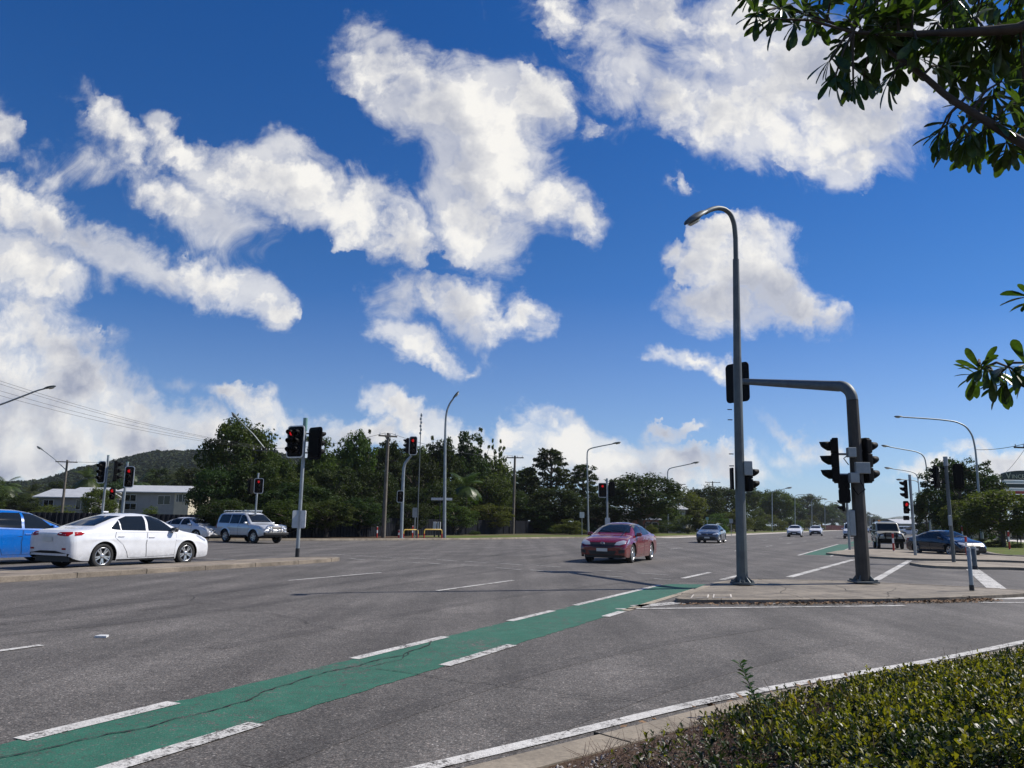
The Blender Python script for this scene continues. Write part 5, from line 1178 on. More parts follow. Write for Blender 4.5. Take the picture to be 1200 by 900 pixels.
TB=[
('palm',0,3,8,556,44,112,'palm clump at the far left edge above the blue car'),('palm',1,3,36,566,40,118,'lower palm just left of the white-roofed low house'),('round',0,1,-14,566,50,100,'dark bushy tree cut by the left picture edge'),
('round',1,0,22,580,58,104,'dark bush beneath the left palms'),('palm',2,3,103,546,42,150,'tall palm behind the low house, left of the first signal post'),('tall',0,0,80,566,60,170,'tree on the slope behind the timber pole with a lamp'),
('round',2,0,128,560,60,165,'dark rounded tree between the two white-roofed houses'),('palm',0,3,162,552,40,150,'palm behind the roof of the second house'),('tall',1,0,185,552,56,160,'dark tree behind the middle of the second house roof'),
('palm',1,3,208,548,42,140,'palm left of the big round-topped tree'),('tall',2,0,232,548,60,130,'dense tree against the hill, left of the big round-topped tree'),
('shrub',0,2,60,588,62,100,'olive shrub in front of the low white-roofed house'),('round',0,2,118,572,44,92,'bushy tree in front of the gap between the two houses'),('shrub',1,2,180,590,36,86,'rounded olive shrub in front of the second house'),
('round',5,1,283,489,92,74,'big round-topped tree with sky gaps, tallest at left'),('round',3,0,252,545,66,66,'dark tree mass left of the silver four-wheel drive'),('round',1,0,298,540,86,68,'dense dark tree right behind the silver four-wheel drive'),
('tall',0,1,330,532,60,72,'tree between the power pole and the leaning signal board'),('round',2,1,345,552,70,66,'low dark tree behind the leaning signal post'),('tall',1,1,378,517,64,74,'loose tree just right of the leaning signal board'),
('round',0,0,395,548,70,70,'dark understorey tree right of the leaning signal post'),('tall',2,1,418,506,62,78,'loose tall tree left of the timber power pole'),('round',3,0,440,545,66,76,'dark tree at the foot of the timber power pole'),
('tall',3,0,462,522,56,86,'tree behind the cranked signal head'),('round',2,0,488,530,64,88,'dark tree between the cranked signal and the curved lamp'),('tall',0,0,512,517,66,92,'tree with ragged top behind the curved street lamp'),
('palm',2,3,545,552,52,84,'small palm poking out of the greenery right of the curved lamp'),('tall',1,0,552,512,62,98,'ragged tall tree right of the curved lamp'),('round',1,1,530,560,66,88,'mid green tree low behind the curved lamp'),
('round',3,1,572,556,64,92,'mid green tree spreading over the navy fence left of the far pole'),('feather',0,2,586,499,40,100,'feathery bamboo spray rising above its neighbours'),('feather',1,2,580,545,70,96,'olive bamboo clump below the feathery spray'),
('layer',0,0,645,526,84,104,'layered conifer-like dark tree left of the red car'),('layer',1,0,618,548,60,108,'smaller layered tree left of the conifer-like tree'),('round',0,0,650,572,80,99,'dark low tree in front of the conifer-like tree'),
('layer',2,0,684,544,64,112,'layered tree behind the long-armed street lamp'),('round',2,0,704,572,44,118,'dark tree just left of the signal behind the red car'),
('round',5,0,352,566,96,61,'dark low mass of leaves over the fence behind the leaning signal post'),('shrub',0,0,392,572,84,67,'dark dense bush over the fence right of the leaning post'),('shrub',1,0,432,576,80,70,'dark dense bush over the fence at the timber power pole'),
('shrub',2,0,474,574,80,78,'dark dense bush over the fence behind the cranked signal post'),('round',3,0,508,566,84,82,'dark round tree low behind the yellow rails'),('shrub',0,1,548,584,80,90,'mid green bush over the fence right of the curved lamp'),('round',2,0,592,570,70,98,'dark round tree over the fence by the far dark pole'),
('shrub',1,0,262,580,84,60,'dark bush over the fence left of the silver four-wheel drive'),('shrub',2,0,316,584,70,61,'dark bush over the fence behind the silver four-wheel drive bonnet'),('round',0,1,470,552,80,100,'tall dark filler tree behind the cranked signal post, further back'),('round',4,1,400,556,90,95,'rounded tree further back between leaning post and timber pole'),
('round',1,0,700,590,70,104,'dark low tree over the shaded beige building'),('round',2,1,770,584,56,126,'round tree at the left of the pale house'),('shrub',0,2,806,600,40,120,'olive bush covering the right half of the pale house'),('shrub',2,1,782,608,34,118,'low bush in front of the pale house wall'),
('round',3,0,615,575,80,112,'dark tree low between the far dark pole and the conifer-like tree'),
('tall',0,0,405,532,80,112,'back row tree showing between the leaning board and the timber power pole'),('tall',2,0,448,526,84,116,'back row tree rising directly behind the timber power pole'),('tall',3,1,496,528,84,120,'back row tree between the cranked signal and the curved street lamp'),('round',1,0,534,532,80,122,'back row rounded tree right behind the curved street lamp pole'),('round',3,1,572,536,70,126,'back row rounded tree left of the far dark pole'),('round',2,0,606,548,60,128,'back row dark tree directly behind the far dark pole'),('round',0,0,370,540,80,100,'back row dark tree behind the right half of the leaning board'),
('canopy',0,0,268,584,70,52,'leafy crown hanging over the fence at the tail of the silver four-wheel drive'),('canopy',1,1,338,586,70,55.5,'leafy crown hanging over the fence just left of the leaning post'),('canopy',0,1,384,585,74,58,'leafy crown hanging over the fence right of the leaning post'),('canopy',1,0,424,584,66,62,'dark crown hanging over the fence left of the timber power pole'),
('canopy',0,0,478,588,60,69,'dark crown hanging over the fence behind the left yellow rail'),('canopy',1,1,532,590,64,78,'green crown hanging over the fence right of the curved lamp'),('canopy',0,2,575,590,60,86,'olive crown hanging over the fence left of the far dark pole'),('canopy',1,0,626,592,60,97,'dark crown hanging over the fence end'),
('feather',0,1,398,503,46,84,'feathery spray sticking up between the leaning board and the timber power pole'),('feather',2,0,432,505,44,88,'feathery tree top just left of the timber power pole'),('feather',3,1,508,512,46,96,'feathery tree top between the cranked signal and the curved lamp'),('feather',2,1,562,503,50,100,'feathery spray right of the curved lamp, left of the taller bamboo'),
('round',4,0,752,556,106,100,'big round dark tree above the red car roof'),('round',1,2,800,572,60,135,'olive tree with the pale house beneath it'),('round',3,0,826,568,50,150,'dark tree below the far crossarm pole'),('feather',1,2,818,590,54,118,'loose olive bush right of the pale house')]
for r_ in TB: plant(*r_)
rowlab=['just left of the tall lamp post','hidden mostly by the tall lamp post','right of the tall lamp post','under the nearest of the four lamps','between the first two of the four lamps','below the second of the four lamps','below the third of the four lamps','behind the two white cars','left of the white van','directly above the white van','behind the mast pole','just right of the mast pole','above the tiny far cars','left of the beige car roof']
for k,(px,top,wd) in enumerate(((850,571,54),(873,572,52),(893,573,46),(912,575,46),(930,586,40),(946,580,46),(962,590,34),(975,592,34),(987,595,30),(998,596,28),(1010,600,28),(1022,604,26),(1033,607,24),(1043,608,22))):
    plant(('round','tall','round')[k%3],(k*3)%5 if k%3!=1 else k%4,(0,1,0,1)[k%4],px,top,wd,min(Yn(px,-33-3*(k%3)),900),'roadside tree in the receding row, '+rowlab[k],group='row of trees along the far kerb')
for k,(px,top,wd) in enumerate(((838,598,40),(862,594,44),(884,598,40),(905,600,36),(926,602,32),(950,603,30))):
    plant('shrub',k%3,1+(k%2),px,top,wd,Yn(px,-29),'low roadside bush under the receding tree row, '+['left of the tall lamp post','behind the tall lamp post','right of the tall lamp post','left of the two white cars','behind the left white car','behind the right white car'][k],'shrub','shrub','bushes along the far kerb')
for r_ in [('tall',2,0,1120,537,84,74,'dark open tree behind the two-headed signal post, right'),('round',2,0,1142,552,70,78,'dark tree behind the largest right lamp'),('round',0,2,1170,574,100,62,'broad olive tree-shrub under the dark shop sign'),
    ('round',3,0,1100,566,60,80,'dark tree between the red pedestrian light and the two-headed post'),('tall',0,0,1084,580,40,100,'slim tree behind the middle right lamp'),('round',1,2,1130,585,60,68,'olive tree just behind the dark sedan roof'),('round',4,0,1206,585,50,75,'dark tree at the right edge below the shop sign')]: plant(*r_)
for k,(px,top,wd,Y,lb) in enumerate(((640,609,40,96,'tall grass bush by the fence left of the small pale sign'),(668,606,44,92,'tall grass bush under the conifer-like tree, by the small pale sign'),(690,612,30,98,'grassy bush left of the signal behind the red car'),(1165,631,24,60,'low shrub on the grass right of the dark sedan'),(1148,629,26,64,'small shrub behind the dark sedan bonnet'),(1190,634,20,58,'low shrub at the feet of the walking person'),(735,612,26,100,'low shrub below the round dark tree'),(762,613,22,108,'low shrub at the pale house wall'),(556,621,16,80,'young sapling tuft on the verge right of the curved lamp'))):
    plant('shrub',k%3,(1,2,1)[k%3],px,top,wd,Y,lb,'shrub','shrub','low shrubs along the verges')
# ================= fences
def fence(base,h,lb,m,posts=True,pitch=.30):
    P=[Vector((p[0],p[1],.1)) for p in base]; r=empty('fence',P[0],0,lb,'fence'); mb=MB(); top=[];bot=[]
    for a,b in zip(P,P[1:]):
        n=max(2,int((b-a).length/pitch)); nr=Vector((-(b-a).y,(b-a).x,0)).normalized()
        for k in range(n):
            for q,o in ((0,0),(.35,0),(.5,.045),(.85,.045)):
                p=a.lerp(b,(k+q)/n)+nr*o-P[0]; bot.append(p); top.append(p+Vector((0,0,h)))
    n=len(top); mb.add([tuple(p) for p in bot]+[tuple(p) for p in top],[(i,i+1,n+i+1,n+i) for i in range(n-1)]); mb.build('panel',m,r)
    for a,b in zip(P,P[1:]):
        k=max(1,int((b-a).length/2.6))
        if k>14: k=14
        for i in range(k):
            p=a.lerp(b,i/k)-P[0]; mb=MB(); mb.box((p.x,p.y-.03,h/2+.02),(.07,.07,h+.04)); mb.build('post',m,r)
    return r
fence([G(*p,.1) for p in ((-60,629.5),(120,630),(240,630.5),(330,630.5),(430,629.5),(480,628),(560,626.5),(640,625.2),(700,624.4))],1.5,'long navy steel fence in shade beneath the trees',M['fence'])
fence([at(962,620,330)[:2],at(990,620,360)[:2]],2.1,'dark red fence far off behind the two white cars',mat('dark_red_fence_steel',(.10,.018,.014),.6))
# ================= houses
def house(px0,px1,Y,eave,ridge,lb,wall,roof,wins=(),dep=7.0,over=.5,rz=0,hip=.0):
    a=at(px0,eave,Y); b=at(px1,eave,Y); ze=(a[2]+b[2])/2; zr=at((px0+px1)/2,ridge,Y+dep/2)[2]; w=b[0]-a[0]; cx=(a[0]+b[0])/2
    r=empty('house',(cx,Y,0),rz,lb,'house'); mb=MB(); mb.box((0,dep/2,ze/2),(w,dep,ze)); mb.build('wall',wall,r)
    W2=w/2+over; t_=.12; mb=MB(); hp=hip*w
    for s_,y0 in ((1,-over),(-1,dep+over)):
        mb.add([(-W2,y0,ze-.05),(W2,y0,ze-.05),(W2-hp,dep/2,zr),(-W2+hp,dep/2,zr),(-W2,y0,ze-.05+t_),(W2,y0,ze-.05+t_),(W2-hp,dep/2,zr+t_),(-W2+hp,dep/2,zr+t_)],[(0,1,2,3),(4,7,6,5),(0,4,5,1),(1,5,6,2),(3,7,4,0)])
    if hip:
        for s_ in (-1,1): mb.add([(s_*W2,-over,ze-.05+t_),(s_*W2,dep+over,ze-.05+t_),(s_*(W2-hp),dep/2,zr+t_)],[(0,1,2)])
    else:
        mb.add([(s_*w/2,y_,z_) for s_ in (-1,1) for y_,z_ in ((0,ze),(dep,ze),(dep/2,zr-.02))],[(0,1,2),(3,5,4)])
    mb.build('roof',roof,r)
    for x0,x1,y0,y1 in wins:
        p=at(x0,y0,Y); q=at(x1,y1,Y); c=((p[0]+q[0])/2-cx,-.03,(p[2]+q[2])/2); d=(abs(q[0]-p[0]),.06,abs(p[2]-q[2]))
        mb=MB(); mb.box(c,(d[0]+.12,.05,d[2]+.12)); wn=mb.build('window',M['dirtywhite'],r); mb=MB(); mb.box((c[0],-.065,c[2]),(d[0],.02,d[2])); mb.build('pane',M['glass'],wn)
        mb=MB(); mb.box((c[0],-.07,c[2]),(.05,.04,d[2])); mb.build('mullion',M['dirtywhite'],wn)
    return r
wl=mat('pale_house_wall',(.33,.34,.34),.8,noise=(2,.12)); wc=mat('cream_house_wall',(.50,.46,.36),.8,noise=(2,.12)); wg=mat('grey_house_wall',(.24,.25,.26),.8,noise=(2,.12))
rw=mat('white_metal_roof',(.50,.51,.51),.45,.2,noise=(1.5,.12)); rg=mat('grey_metal_roof',(.40,.41,.42),.5,.2,noise=(1.5,.12)); dk=mat('dark_house_wall',(.12,.12,.12),.8)
house(46,106,108,583,574,'low house with white metal roof behind the timber pole with a lamp',wg,rw,((52,62,586,594),(90,100,586,597)),8,.6)
house(84,116,112,578,572,'small white-roofed annex behind the low house',wl,rw,(),6,.5)
house(143,206,95,577,570,'two-storey pale house with long white roof behind the signal posts',wl,rw,((147,159,580,587),(147,159,590,597),(186,199,581,591)),8,.6)
house(205,222,93,577.5,573,'cream gable end annex at the right of the two-storey pale house',wc,rw,((207.5,211.5,579.5,588),(212.5,216,579.5,588)),8,.5)
house(318,352,84,572.5,566,'white metal roof peeping out of the trees left of the leaning post',wg,rw,(),7,.5)
house(768,803,128,597,591,'pale house with white roof under the trees right of the red car',wl,rw,((771,776,601,606),(785,791,600,606),(794,799,600,607)),9,.5,hip=.15)
house(742,772,122,609,606.5,'open carport with rusty red side wall beside the pale house',mat('red_brown_wall',(.22,.09,.07),.85,noise=(3,.2)),rg,((757,771,612,620),),6,.4)
house(697,737,112,603,600,'low beige building in shade under the round dark tree',wc,rg,((718,726,606,612),),6,.4)
house(1055,1082,230,614,609,'small white shop building far behind the right signal post',wl,rw,((1060,1066,616,620),),12,.8)
house(1140,1260,104,622,612,'long pale shop front in shade behind the right trees',wc,rg,((1150,1165,624,632),(1185,1200,624,632)),14,1.5)
# ================= hills
def hill(name,ridge,Y,front,back,m,nx=160,ny=40,rough=6.0,seed=3):
    rs=np.random.RandomState(seed); xs=np.linspace(ridge[0][0],ridge[-1][0],nx); V=[];Fq=[]
    ph=rs.uniform(0,6.28,(24,)); kx=rs.uniform(-.06,.06,(24,)); ky=rs.uniform(-.06,.06,(24,))
    for j in range(ny):
        t_=j/(ny-1); yd=front+(back-front)*t_; peak=(Y-front)/(back-front)
        for x in xs:
            py=interp(ridge,x); X,_,z=at(x,py,Y); X=X*(yd/Y)
            s_=math.sin(min(1,t_/peak)*math.pi/2)**1.1 if t_<peak else max(0,1-(t_-peak)/(1-peak))**.8
            zz=z*s_; 
            if s_>.02: zz+=rough*s_*float(np.sum(np.sin(kx*X*1.0+ky*yd+ph)))/10
            V.append((X,yd,zz-1.0))
    for j in range(ny-1):
        for i in range(nx-1): a=j*nx+i; Fq.append((a,a+1,a+nx+1,a+nx))
    o=np_mesh(name,V,Fq,m,None,True); tag(o,kind='structure'); return np.array(V).reshape(ny,nx,3)
R1=[(-420,590),(-200,578),(-60,564),(0,557),(40,554),(70,548),(90,542),(130,539),(160,533),(185,528),(215,525),(250,521),(300,524),(360,535),(430,556),(520,590)]
HV=hill('hill',[(x,y+15) for x,y in R1],720,330,1100,ground_mat('hill_undergrowth',(.018,.026,.012),(.03,.036,.016),(.045,.04,.02),.05))
rs=np.random.RandomState(5); C=[];N=[];S=[]
for _ in range(16000):
    j=rs.uniform(2,22.5); i=rs.uniform(0,158); a=HV[int(j),int(i)]; b=HV[int(j)+1,int(i)+1]; p=a+(b-a)*rs.uniform(); rr=rs.uniform(1.6,3.6); n=int(rs.uniform(10,17))
    d=rs.normal(size=(n,3)); d[:,2]=np.abs(d[:,2]); d/=np.linalg.norm(d,axis=1)[:,None]; C.append(p+np.array([0,0,1.5])+d*rr*np.array([1,1,.85])); nn=d+rs.normal(size=(n,3))*.35; N.append(nn/np.linalg.norm(nn,axis=1)[:,None]); S.append(np.full(n,rr)*rs.uniform(.7,1.1,n))
C=np.concatenate(C);N=np.concatenate(N);S=np.concatenate(S); v,f=leafquads(C,N,S,S*.75,rs)
tag(np_mesh('hill_forest',v,f,foliage('hill_forest_leaves',(.016,.027,.012),(.028,.038,.015),.7,.12,.02,spec=.08)),'dense dark green forest covering the long hill at left','forest',None,'stuff')
hill('hill',[(990,618),(1020,614),(1040,607.5),(1050,604.8),(1058,604.4),(1072,606),(1090,609),(1120,611),(1160,610),(1210,608),(1300,612),(1400,618)],4800,4000,6500,ground_mat('far_hill_forest',(.035,.05,.02),(.05,.06,.025),(.06,.06,.03),.01),80,12,5,9)
# ================= shop sign
Y=84; a=at(1177,590,Y); b=at(1226,590,Y); w_=b[0]-a[0]; r=empty('pylon_sign',((a[0]+b[0])/2,Y,0),0,'dark green pylon sign with pale lettering at the right picture edge','sign')
zp=lambda py: at(1195,py,Y)[2]
def band(nm,y0,y1,m,arch=0,inset=0):
    z0,z1=zp(y1),zp(y0); W=w_/2-inset; pts=[(-W,z0),(W,z0)]+[(W*(1-2*k/12),z1-arch+arch*math.sin(math.pi*k/12)**.7) for k in range(13)]
    mb=MB(); plate_xz(mb,pts[::-1],-.2,.2); return mb.build(nm,m,r)
dg=mat('dark_green_sign_face',(.012,.028,.022),.3); top_=band('header_panel',551.5,562.5,dg,.35); band('white_band',563.2,566.4,M['white']); band('tenant_panel',567,571.8,dg,0,.1); band('white_band',572.4,575,M['white']); band('tenant_panel',575.4,579,mat('red_sign_face',(.42,.02,.02),.35),0,.1); band('tenant_panel',579.6,585,dg,0,.2)
for s_ in (-1,1): mb=MB(); mb.box((s_*(w_/2-.1),.1,zp(562)/2),(.22,.16,zp(562))); mb.build('post',M['trim'],r)
def text(parent,s,size,loc,m,name='lettering'):
    cu=bpy.data.curves.new(name,'FONT'); cu.body=s; cu.size=size; cu.extrude=.02; cu.align_x='LEFT'; o=bpy.data.objects.new('tmp',cu); COL.objects.link(o)
    dg_=bpy.context.evaluated_depsgraph_get(); me=bpy.data.meshes.new_from_object(o.evaluated_get(dg_)); bpy.data.objects.remove(o); me.materials.clear(); me.materials.append(m)
    q=bpy.data.objects.new(name,me); q.rotation_euler=(math.pi/2,0,0); q.location=loc; link(q,parent); return q
cr_=mat('cream_lettering',(.60,.58,.44),.5); z0=zp(561.2)
text(top_,'V',.95,(-w_/2+.28,-.23,z0),cr_); text(top_,'INCENT',.62,(-w_/2+.90,-.23,z0+.02),cr_)
# ================= walking person
def person(px,Y,hpx_top,lb,az):
    p=at(px,640,Y); h=at(px,hpx_top,Y)[2]-.12; k=h/1.72; r=empty('person',(p[0],Y,.12),math.pi-math.radians(az),lb,'person')
    J=[((0,0,.95),.15),((0,0,1.12),.135),((0,.0,1.34),.155),((0,0,1.47),.065),((0,.01,1.54),.065),((0,.015,1.63),.105),((0,.01,1.70),.075),
       ((.10,0,.90),.095),((.11,-.14,.50),.065),((.11,.02,.10),.045),((.11,-.12,.04),.04),((-.10,0,.90),.095),((-.11,.16,.50),.065),((-.11,.30,.12),.045),((-.11,.18,.05),.04),
       ((.20,0,1.38),.06),((.25,.08,1.10),.045),((.24,-.04,.86),.035),((.235,-.08,.78),.03),((-.20,0,1.38),.06),((-.25,-.06,1.10),.045),((-.24,-.18,.88),.035),((-.235,-.22,.81),.03)]
    E_=[(0,1),(1,2),(2,3),(3,4),(4,5),(5,6),(0,7),(7,8),(8,9),(9,10),(0,11),(11,12),(12,13),(13,14),(2,15),(15,16),(16,17),(17,18),(2,19),(19,20),(20,21),(21,22)]
    me=bpy.data.meshes.new('body'); me.from_pydata([tuple(c*k for c in j[0]) for j in J],E_,[]); o=bpy.data.objects.new('body',me); link(o)
    o.modifiers.new('skin','SKIN'); 
    if not me.skin_vertices: bpy.context.view_layer.objects.active=o
    for i,sv in enumerate(me.skin_vertices[0].data): sv.radius=(J[i][1]*k,J[i][1]*k*.85); sv.use_root=(i==0)
    s_=o.modifiers.new('sub','SUBSURF'); s_.levels=2; s_.render_levels=2
    dg_=bpy.context.evaluated_depsgraph_get(); m2=bpy.data.meshes.new_from_object(o.evaluated_get(dg_)); bpy.data.objects.remove(o); m2.name='body'
    cl=mat_once('dark_clothing',(.02,.022,.03),.9); sk=mat_once('skin',(.30,.17,.11),.6); tr=mat_once('dark_trousers',(.03,.03,.035),.9)
    for m_ in (cl,sk,tr): m2.materials.append(m_)
    for q in m2.polygons:
        z=q.center.z/k; q.use_smooth=True; q.material_index=1 if (z>1.47 or (abs(q.center.x)/k>.21 and z<1.05)) else (2 if z<.95 else 0)
    link(bpy.data.objects.new('body',m2),r)
    mb=MB(); vs=[];fs=[]
    for i in range(6):
        for j in range(12):
            ph=i/5*1.75; a_=j/12*6.283; vs.append((k*.098*math.sin(ph)*math.cos(a_),k*(.035+.115*math.sin(ph)*math.sin(a_)*(.75 if math.sin(a_)<0 else 1)),k*(1.655+.095*math.cos(ph))))
    for i in range(5):
        for j in range(12): fs.append((i*12+j,i*12+(j+1)%12,(i+1)*12+(j+1)%12,(i+1)*12+j))
    mb.add(vs,fs,0,True); mb.build('hair',M['trim'],r)
person(1195,64,618,'person in dark clothes walking by the right edge beyond the grass',200)
# ================= foreground planting
def leaves(name,C,T,Nn,L,W,mats,midx,parent=None):
    """folded obovate leaves: C base points, T directions, Nn normals"""
    n=len(C); T=T/np.linalg.norm(T,axis=1)[:,None]; B=np.cross(T,Nn); B/=np.linalg.norm(B,axis=1)[:,None]+1e-9; Nn=np.cross(B,T); L=L[:,None]; W=W[:,None]
    up=Nn*W*.35
    v=np.stack([C,C+T*L*.58-Nn*L*.02,C+T*L-Nn*L*.10,C+T*L*.36+B*W*.62*.5+up*.5,C+T*L*.78+B*W*.92*.5+up*.55-Nn*L*.04,C+T*L*.36-B*W*.62*.5+up*.5,C+T*L*.78-B*W*.92*.5+up*.55-Nn*L*.04],1).reshape(-1,3)
    q=np.array([[0,3,4,1],[0,1,6,5],[1,4,2,6]]); f=(np.arange(n)[:,None,None]*7+q[None]).reshape(-1,4)
    return np_mesh(name,v,f,mats,parent,True,np.repeat(midx,3))
def bigleaves(name,C,T,Nn,L,W,m,parent):
    n=len(C); T=T/np.linalg.norm(T,axis=1)[:,None]; B=np.cross(T,Nn); B/=np.linalg.norm(B,axis=1)[:,None]+1e-9; Nn=np.cross(B,T); L=L[:,None]; W=W[:,None]
    st=[(0,.06),(.22,.34),(.45,.72),(.68,1.0),(.85,.92),(.95,.55),(1.0,.08)]; cols=[]
    for s_,w_ in st:
        c=C+T*L*s_-Nn*L*.16*s_*s_
        cols+= [c+B*W*.5*w_+Nn*W*.16*w_,c,c-B*W*.5*w_+Nn*W*.16*w_]
    v=np.stack(cols,1).reshape(-1,3); q=[]
    for k in range(len(st)-1):
        for e in (0,1): q.append([k*3+e,k*3+e+1,k*3+e+4,k*3+e+3])
    f=(np.arange(n)[:,None,None]*len(cols)+np.array(q)[None]).reshape(-1,4)
    return np_mesh(name,v,f,m,parent,True)
rs=np.random.RandomState(21)
def inpoly(P,poly):
    x,y=P[:,0],P[:,1]; c=np.zeros(len(P),bool); n=len(poly); j=n-1
    for i in range(n):
        xi,yi=poly[i]; xj,yj=poly[j]; k=((yi>y)!=(yj>y))&(x<(xj-xi)*(y-yi)/(yj-yi+1e-12)+xi); c^=k; j=i
    return c
def dist_edge(P,line):
    d=np.full(len(P),9.)
    for a,b in zip(line,line[1:]):
        a=np.array(a);b=np.array(b);ab=b-a; t_=np.clip(((P-a)@ab)/(ab@ab),0,1); d=np.minimum(d,np.linalg.norm(P-(a+t_[:,None]*ab),axis=1))
    return d
hl=[p for p in offs(nk,-.27)]
hedge_line=[(.30,3.6),(.45,4.7)]+[p for p in hl if p[0]>.75 and p[0]<13]
poly=[(.30,3.6)]+hedge_line[1:]+[(13,3.2)]
def noise2(P,s,seed):
    r=np.random.RandomState(seed); k=r.normal(size=(10,2))*s; ph=r.uniform(0,6.28,10); return sum(np.sin(P@k[i]+ph[i]) for i in range(10))/4.5
def hgt(P):
    d=dist_edge(P,hedge_line); k=1+1.1*np.clip((P[:,0]-3.7)/1.8,0,1)
    h=.055+.025*np.clip((P[:,0]-1.7)/1.0,0,1)+.150*np.clip(d*k,0,2.3)
    return .10+h*(1+.17*noise2(P,2.2,1)+.17*noise2(P,8,2))
P=np.stack([rs.uniform(.3,8.6,245000),rs.uniform(3.4,11.5,245000)],1); P=P[inpoly(P,poly)]
dcam=np.linalg.norm(P,axis=1); keep=rs.uniform(size=len(P))<np.clip(1.25-dcam/14,.3,1); P=P[keep]
d=dist_edge(P,hedge_line); left=np.clip((P[:,0]-.75+.35*noise2(P,2.6,5))/1.0,0.07,1); gap=noise2(P,5.5,11)
keep=(rs.uniform(size=len(P))<np.clip(d/.15,.25,1)*left*np.where(gap>.65,.12,1))&(rs.uniform(size=len(P))<.24); P=P[keep]; h=hgt(P); m=len(P)
zt=.10+(h-.10)*(1-np.abs(rs.normal(0,.24,m))).clip(.05,1.12)+rs.uniform(0,.06,m)*(rs.uniform(size=m)<.22)
ax=np.column_stack([rs.normal(0,.42,(m,2)),np.ones(m)]); ax/=np.linalg.norm(ax,axis=1)[:,None]; yg=(noise2(P,2.6,7)>-.6)&((zt-.10)/(h-.10+1e-6)>.70)&(rs.uniform(size=m)<.62); size=rs.uniform(.72,1.25,m)
CC=[];TT=[];MI=[];SZ=[]
e1=np.cross(ax,np.array([1.,0,0])); e1/=np.linalg.norm(e1,axis=1)[:,None]; e2=np.cross(ax,e1); ph=rs.uniform(0,6.28,m)
for j in range(8):
    el=math.radians(72-9*j); a_=ph+2.4*j; ok=rs.uniform(size=m)<.88
    dirv=(e1*np.cos(a_)[:,None]+e2*np.sin(a_)[:,None])*math.cos(el)+ax*math.sin(el)+rs.normal(0,.16,(m,3))
    CC.append((np.column_stack([P,zt])-ax*(.011*j)*size[:,None])[ok]); TT.append(dirv[ok]); SZ.append((size*(.75+.05*min(j,5)))[ok]); MI.append(np.where(yg&(j<5),1,0)[ok])
C=np.concatenate(CC); T=np.concatenate(TT); midx=np.concatenate(MI); SZ=np.concatenate(SZ); n=len(C); Nn=np.column_stack([rs.normal(0,.3,(n,2)),np.ones(n)])+T*-.2
midx=np.where((rs.uniform(size=n)<.008)&(midx==1),2,midx)
HM=[foliage('hedge_leaves',(.016,.038,.011),(.030,.058,.015),.40,.22,3,spec=.30),foliage('young_hedge_leaves',(.11,.145,.018),(.19,.195,.022),.45,.45,3,spec=.25),foliage('yellow_leaves',(.38,.30,.02),(.32,.26,.03),.5,.4,3)]
L=.042*SZ*rs.uniform(.85,1.15,n); hedge=empty('hedge',(3.2,6.2,.1),0,'low clipped hedge with glossy leaves and yellow-green tips, bottom right corner','hedge')
lv=leaves('leaves',C-np.array([3.2,6.2,.1]),T,Nn,L,L*rs.uniform(.45,.62,n),HM,midx,hedge)
mb=MB(); rr=random.Random(3); TW=MB()
def twig(b,dirv,ln,rad,m=0):
    p=Vector(b); d=Vector(dirv).normalized(); pts=[p.copy()]
    for k in range(3):
        p=p+d*ln/3; d=(d+Vector((rr.gauss(0,.3),rr.gauss(0,.3),rr.gauss(0,.2)))).normalized(); pts.append(p.copy())
    TW.tube(pts,[rad,rad*.8,rad*.6,rad*.4],4,m,cap=False)
idx=rs.permutation(n)[:1700]
for i in idx:
    b=(C[i][0]-3.2,C[i][1]-6.2,max(0,C[i][2]*.45-.08)); twig(b,(rr.gauss(0,.6),rr.gauss(0,.6),1),rr.uniform(.10,.24),.0028)
TW.build('twigs',mat('brown_twigs',(.10,.072,.055),.9),hedge)
# dry bare stems along the hedge's left front
TW=MB(); Q=np.stack([rs.uniform(.3,3.6,16000),rs.uniform(3.4,7.6,16000)],1); ql=[p for p in offs(nk,-.33)]; inb=inpoly(Q,[p for p in ql if -1<p[0]<9]+[(9,3),(-.4,3)]); Q=Q[inb]; dq=dist_edge(Q,ql); Q=Q[(dq<.75)&(dq>.02)&(rs.uniform(size=len(Q))<np.clip(.25+Q[:,0]*.4,0,1))][:4200]
o0=np.array([1.4,5.3])
for q in Q: twig((q[0]-o0[0],q[1]-o0[1],0),(rr.gauss(0,.9),rr.gauss(0,.9),.6),rr.uniform(.07,.20),.0020)
o=TW.build('dry_stems',mat('dry_red_brown_stems',(.15,.095,.07),.9),None,(o0[0],o0[1],.10)); tag(o,'tangle of dry brown stems between the kerb and the hedge','ground cover',None,'stuff')
# fallen leaf scraps and pale gravel in the bed
Q=np.stack([rs.uniform(-.6,2.2,5200),rs.uniform(3.2,6.6,5200)],1); Q=Q[inpoly(Q,[p for p in ql if -2<p[0]<6]+[(6,2),(-1.5,2)])]; V=[];Fq=[]
for q in Q:
    s_=rs.uniform(.006,.017); b=len(V); c=np.array([q[0],q[1],.10+s_*.4]); a_=rs.uniform(0,6.28); e1=np.array([math.cos(a_),math.sin(a_),rs.normal()*.3]); e2=np.array([-math.sin(a_),math.cos(a_),rs.normal()*.3]); e3=np.cross(e1,e2)
    V+= [c+e1*s_,c-e1*s_*.8,c+e2*s_*.7,c-e2*s_*.75,c+e3*s_*.55,c-e3*s_*.5]; Fq+=[[b+0,b+2,b+4],[b+2,b+1,b+4],[b+1,b+3,b+4],[b+3,b+0,b+4],[b+2,b+0,b+5],[b+1,b+2,b+5],[b+3,b+1,b+5],[b+0,b+3,b+5]]
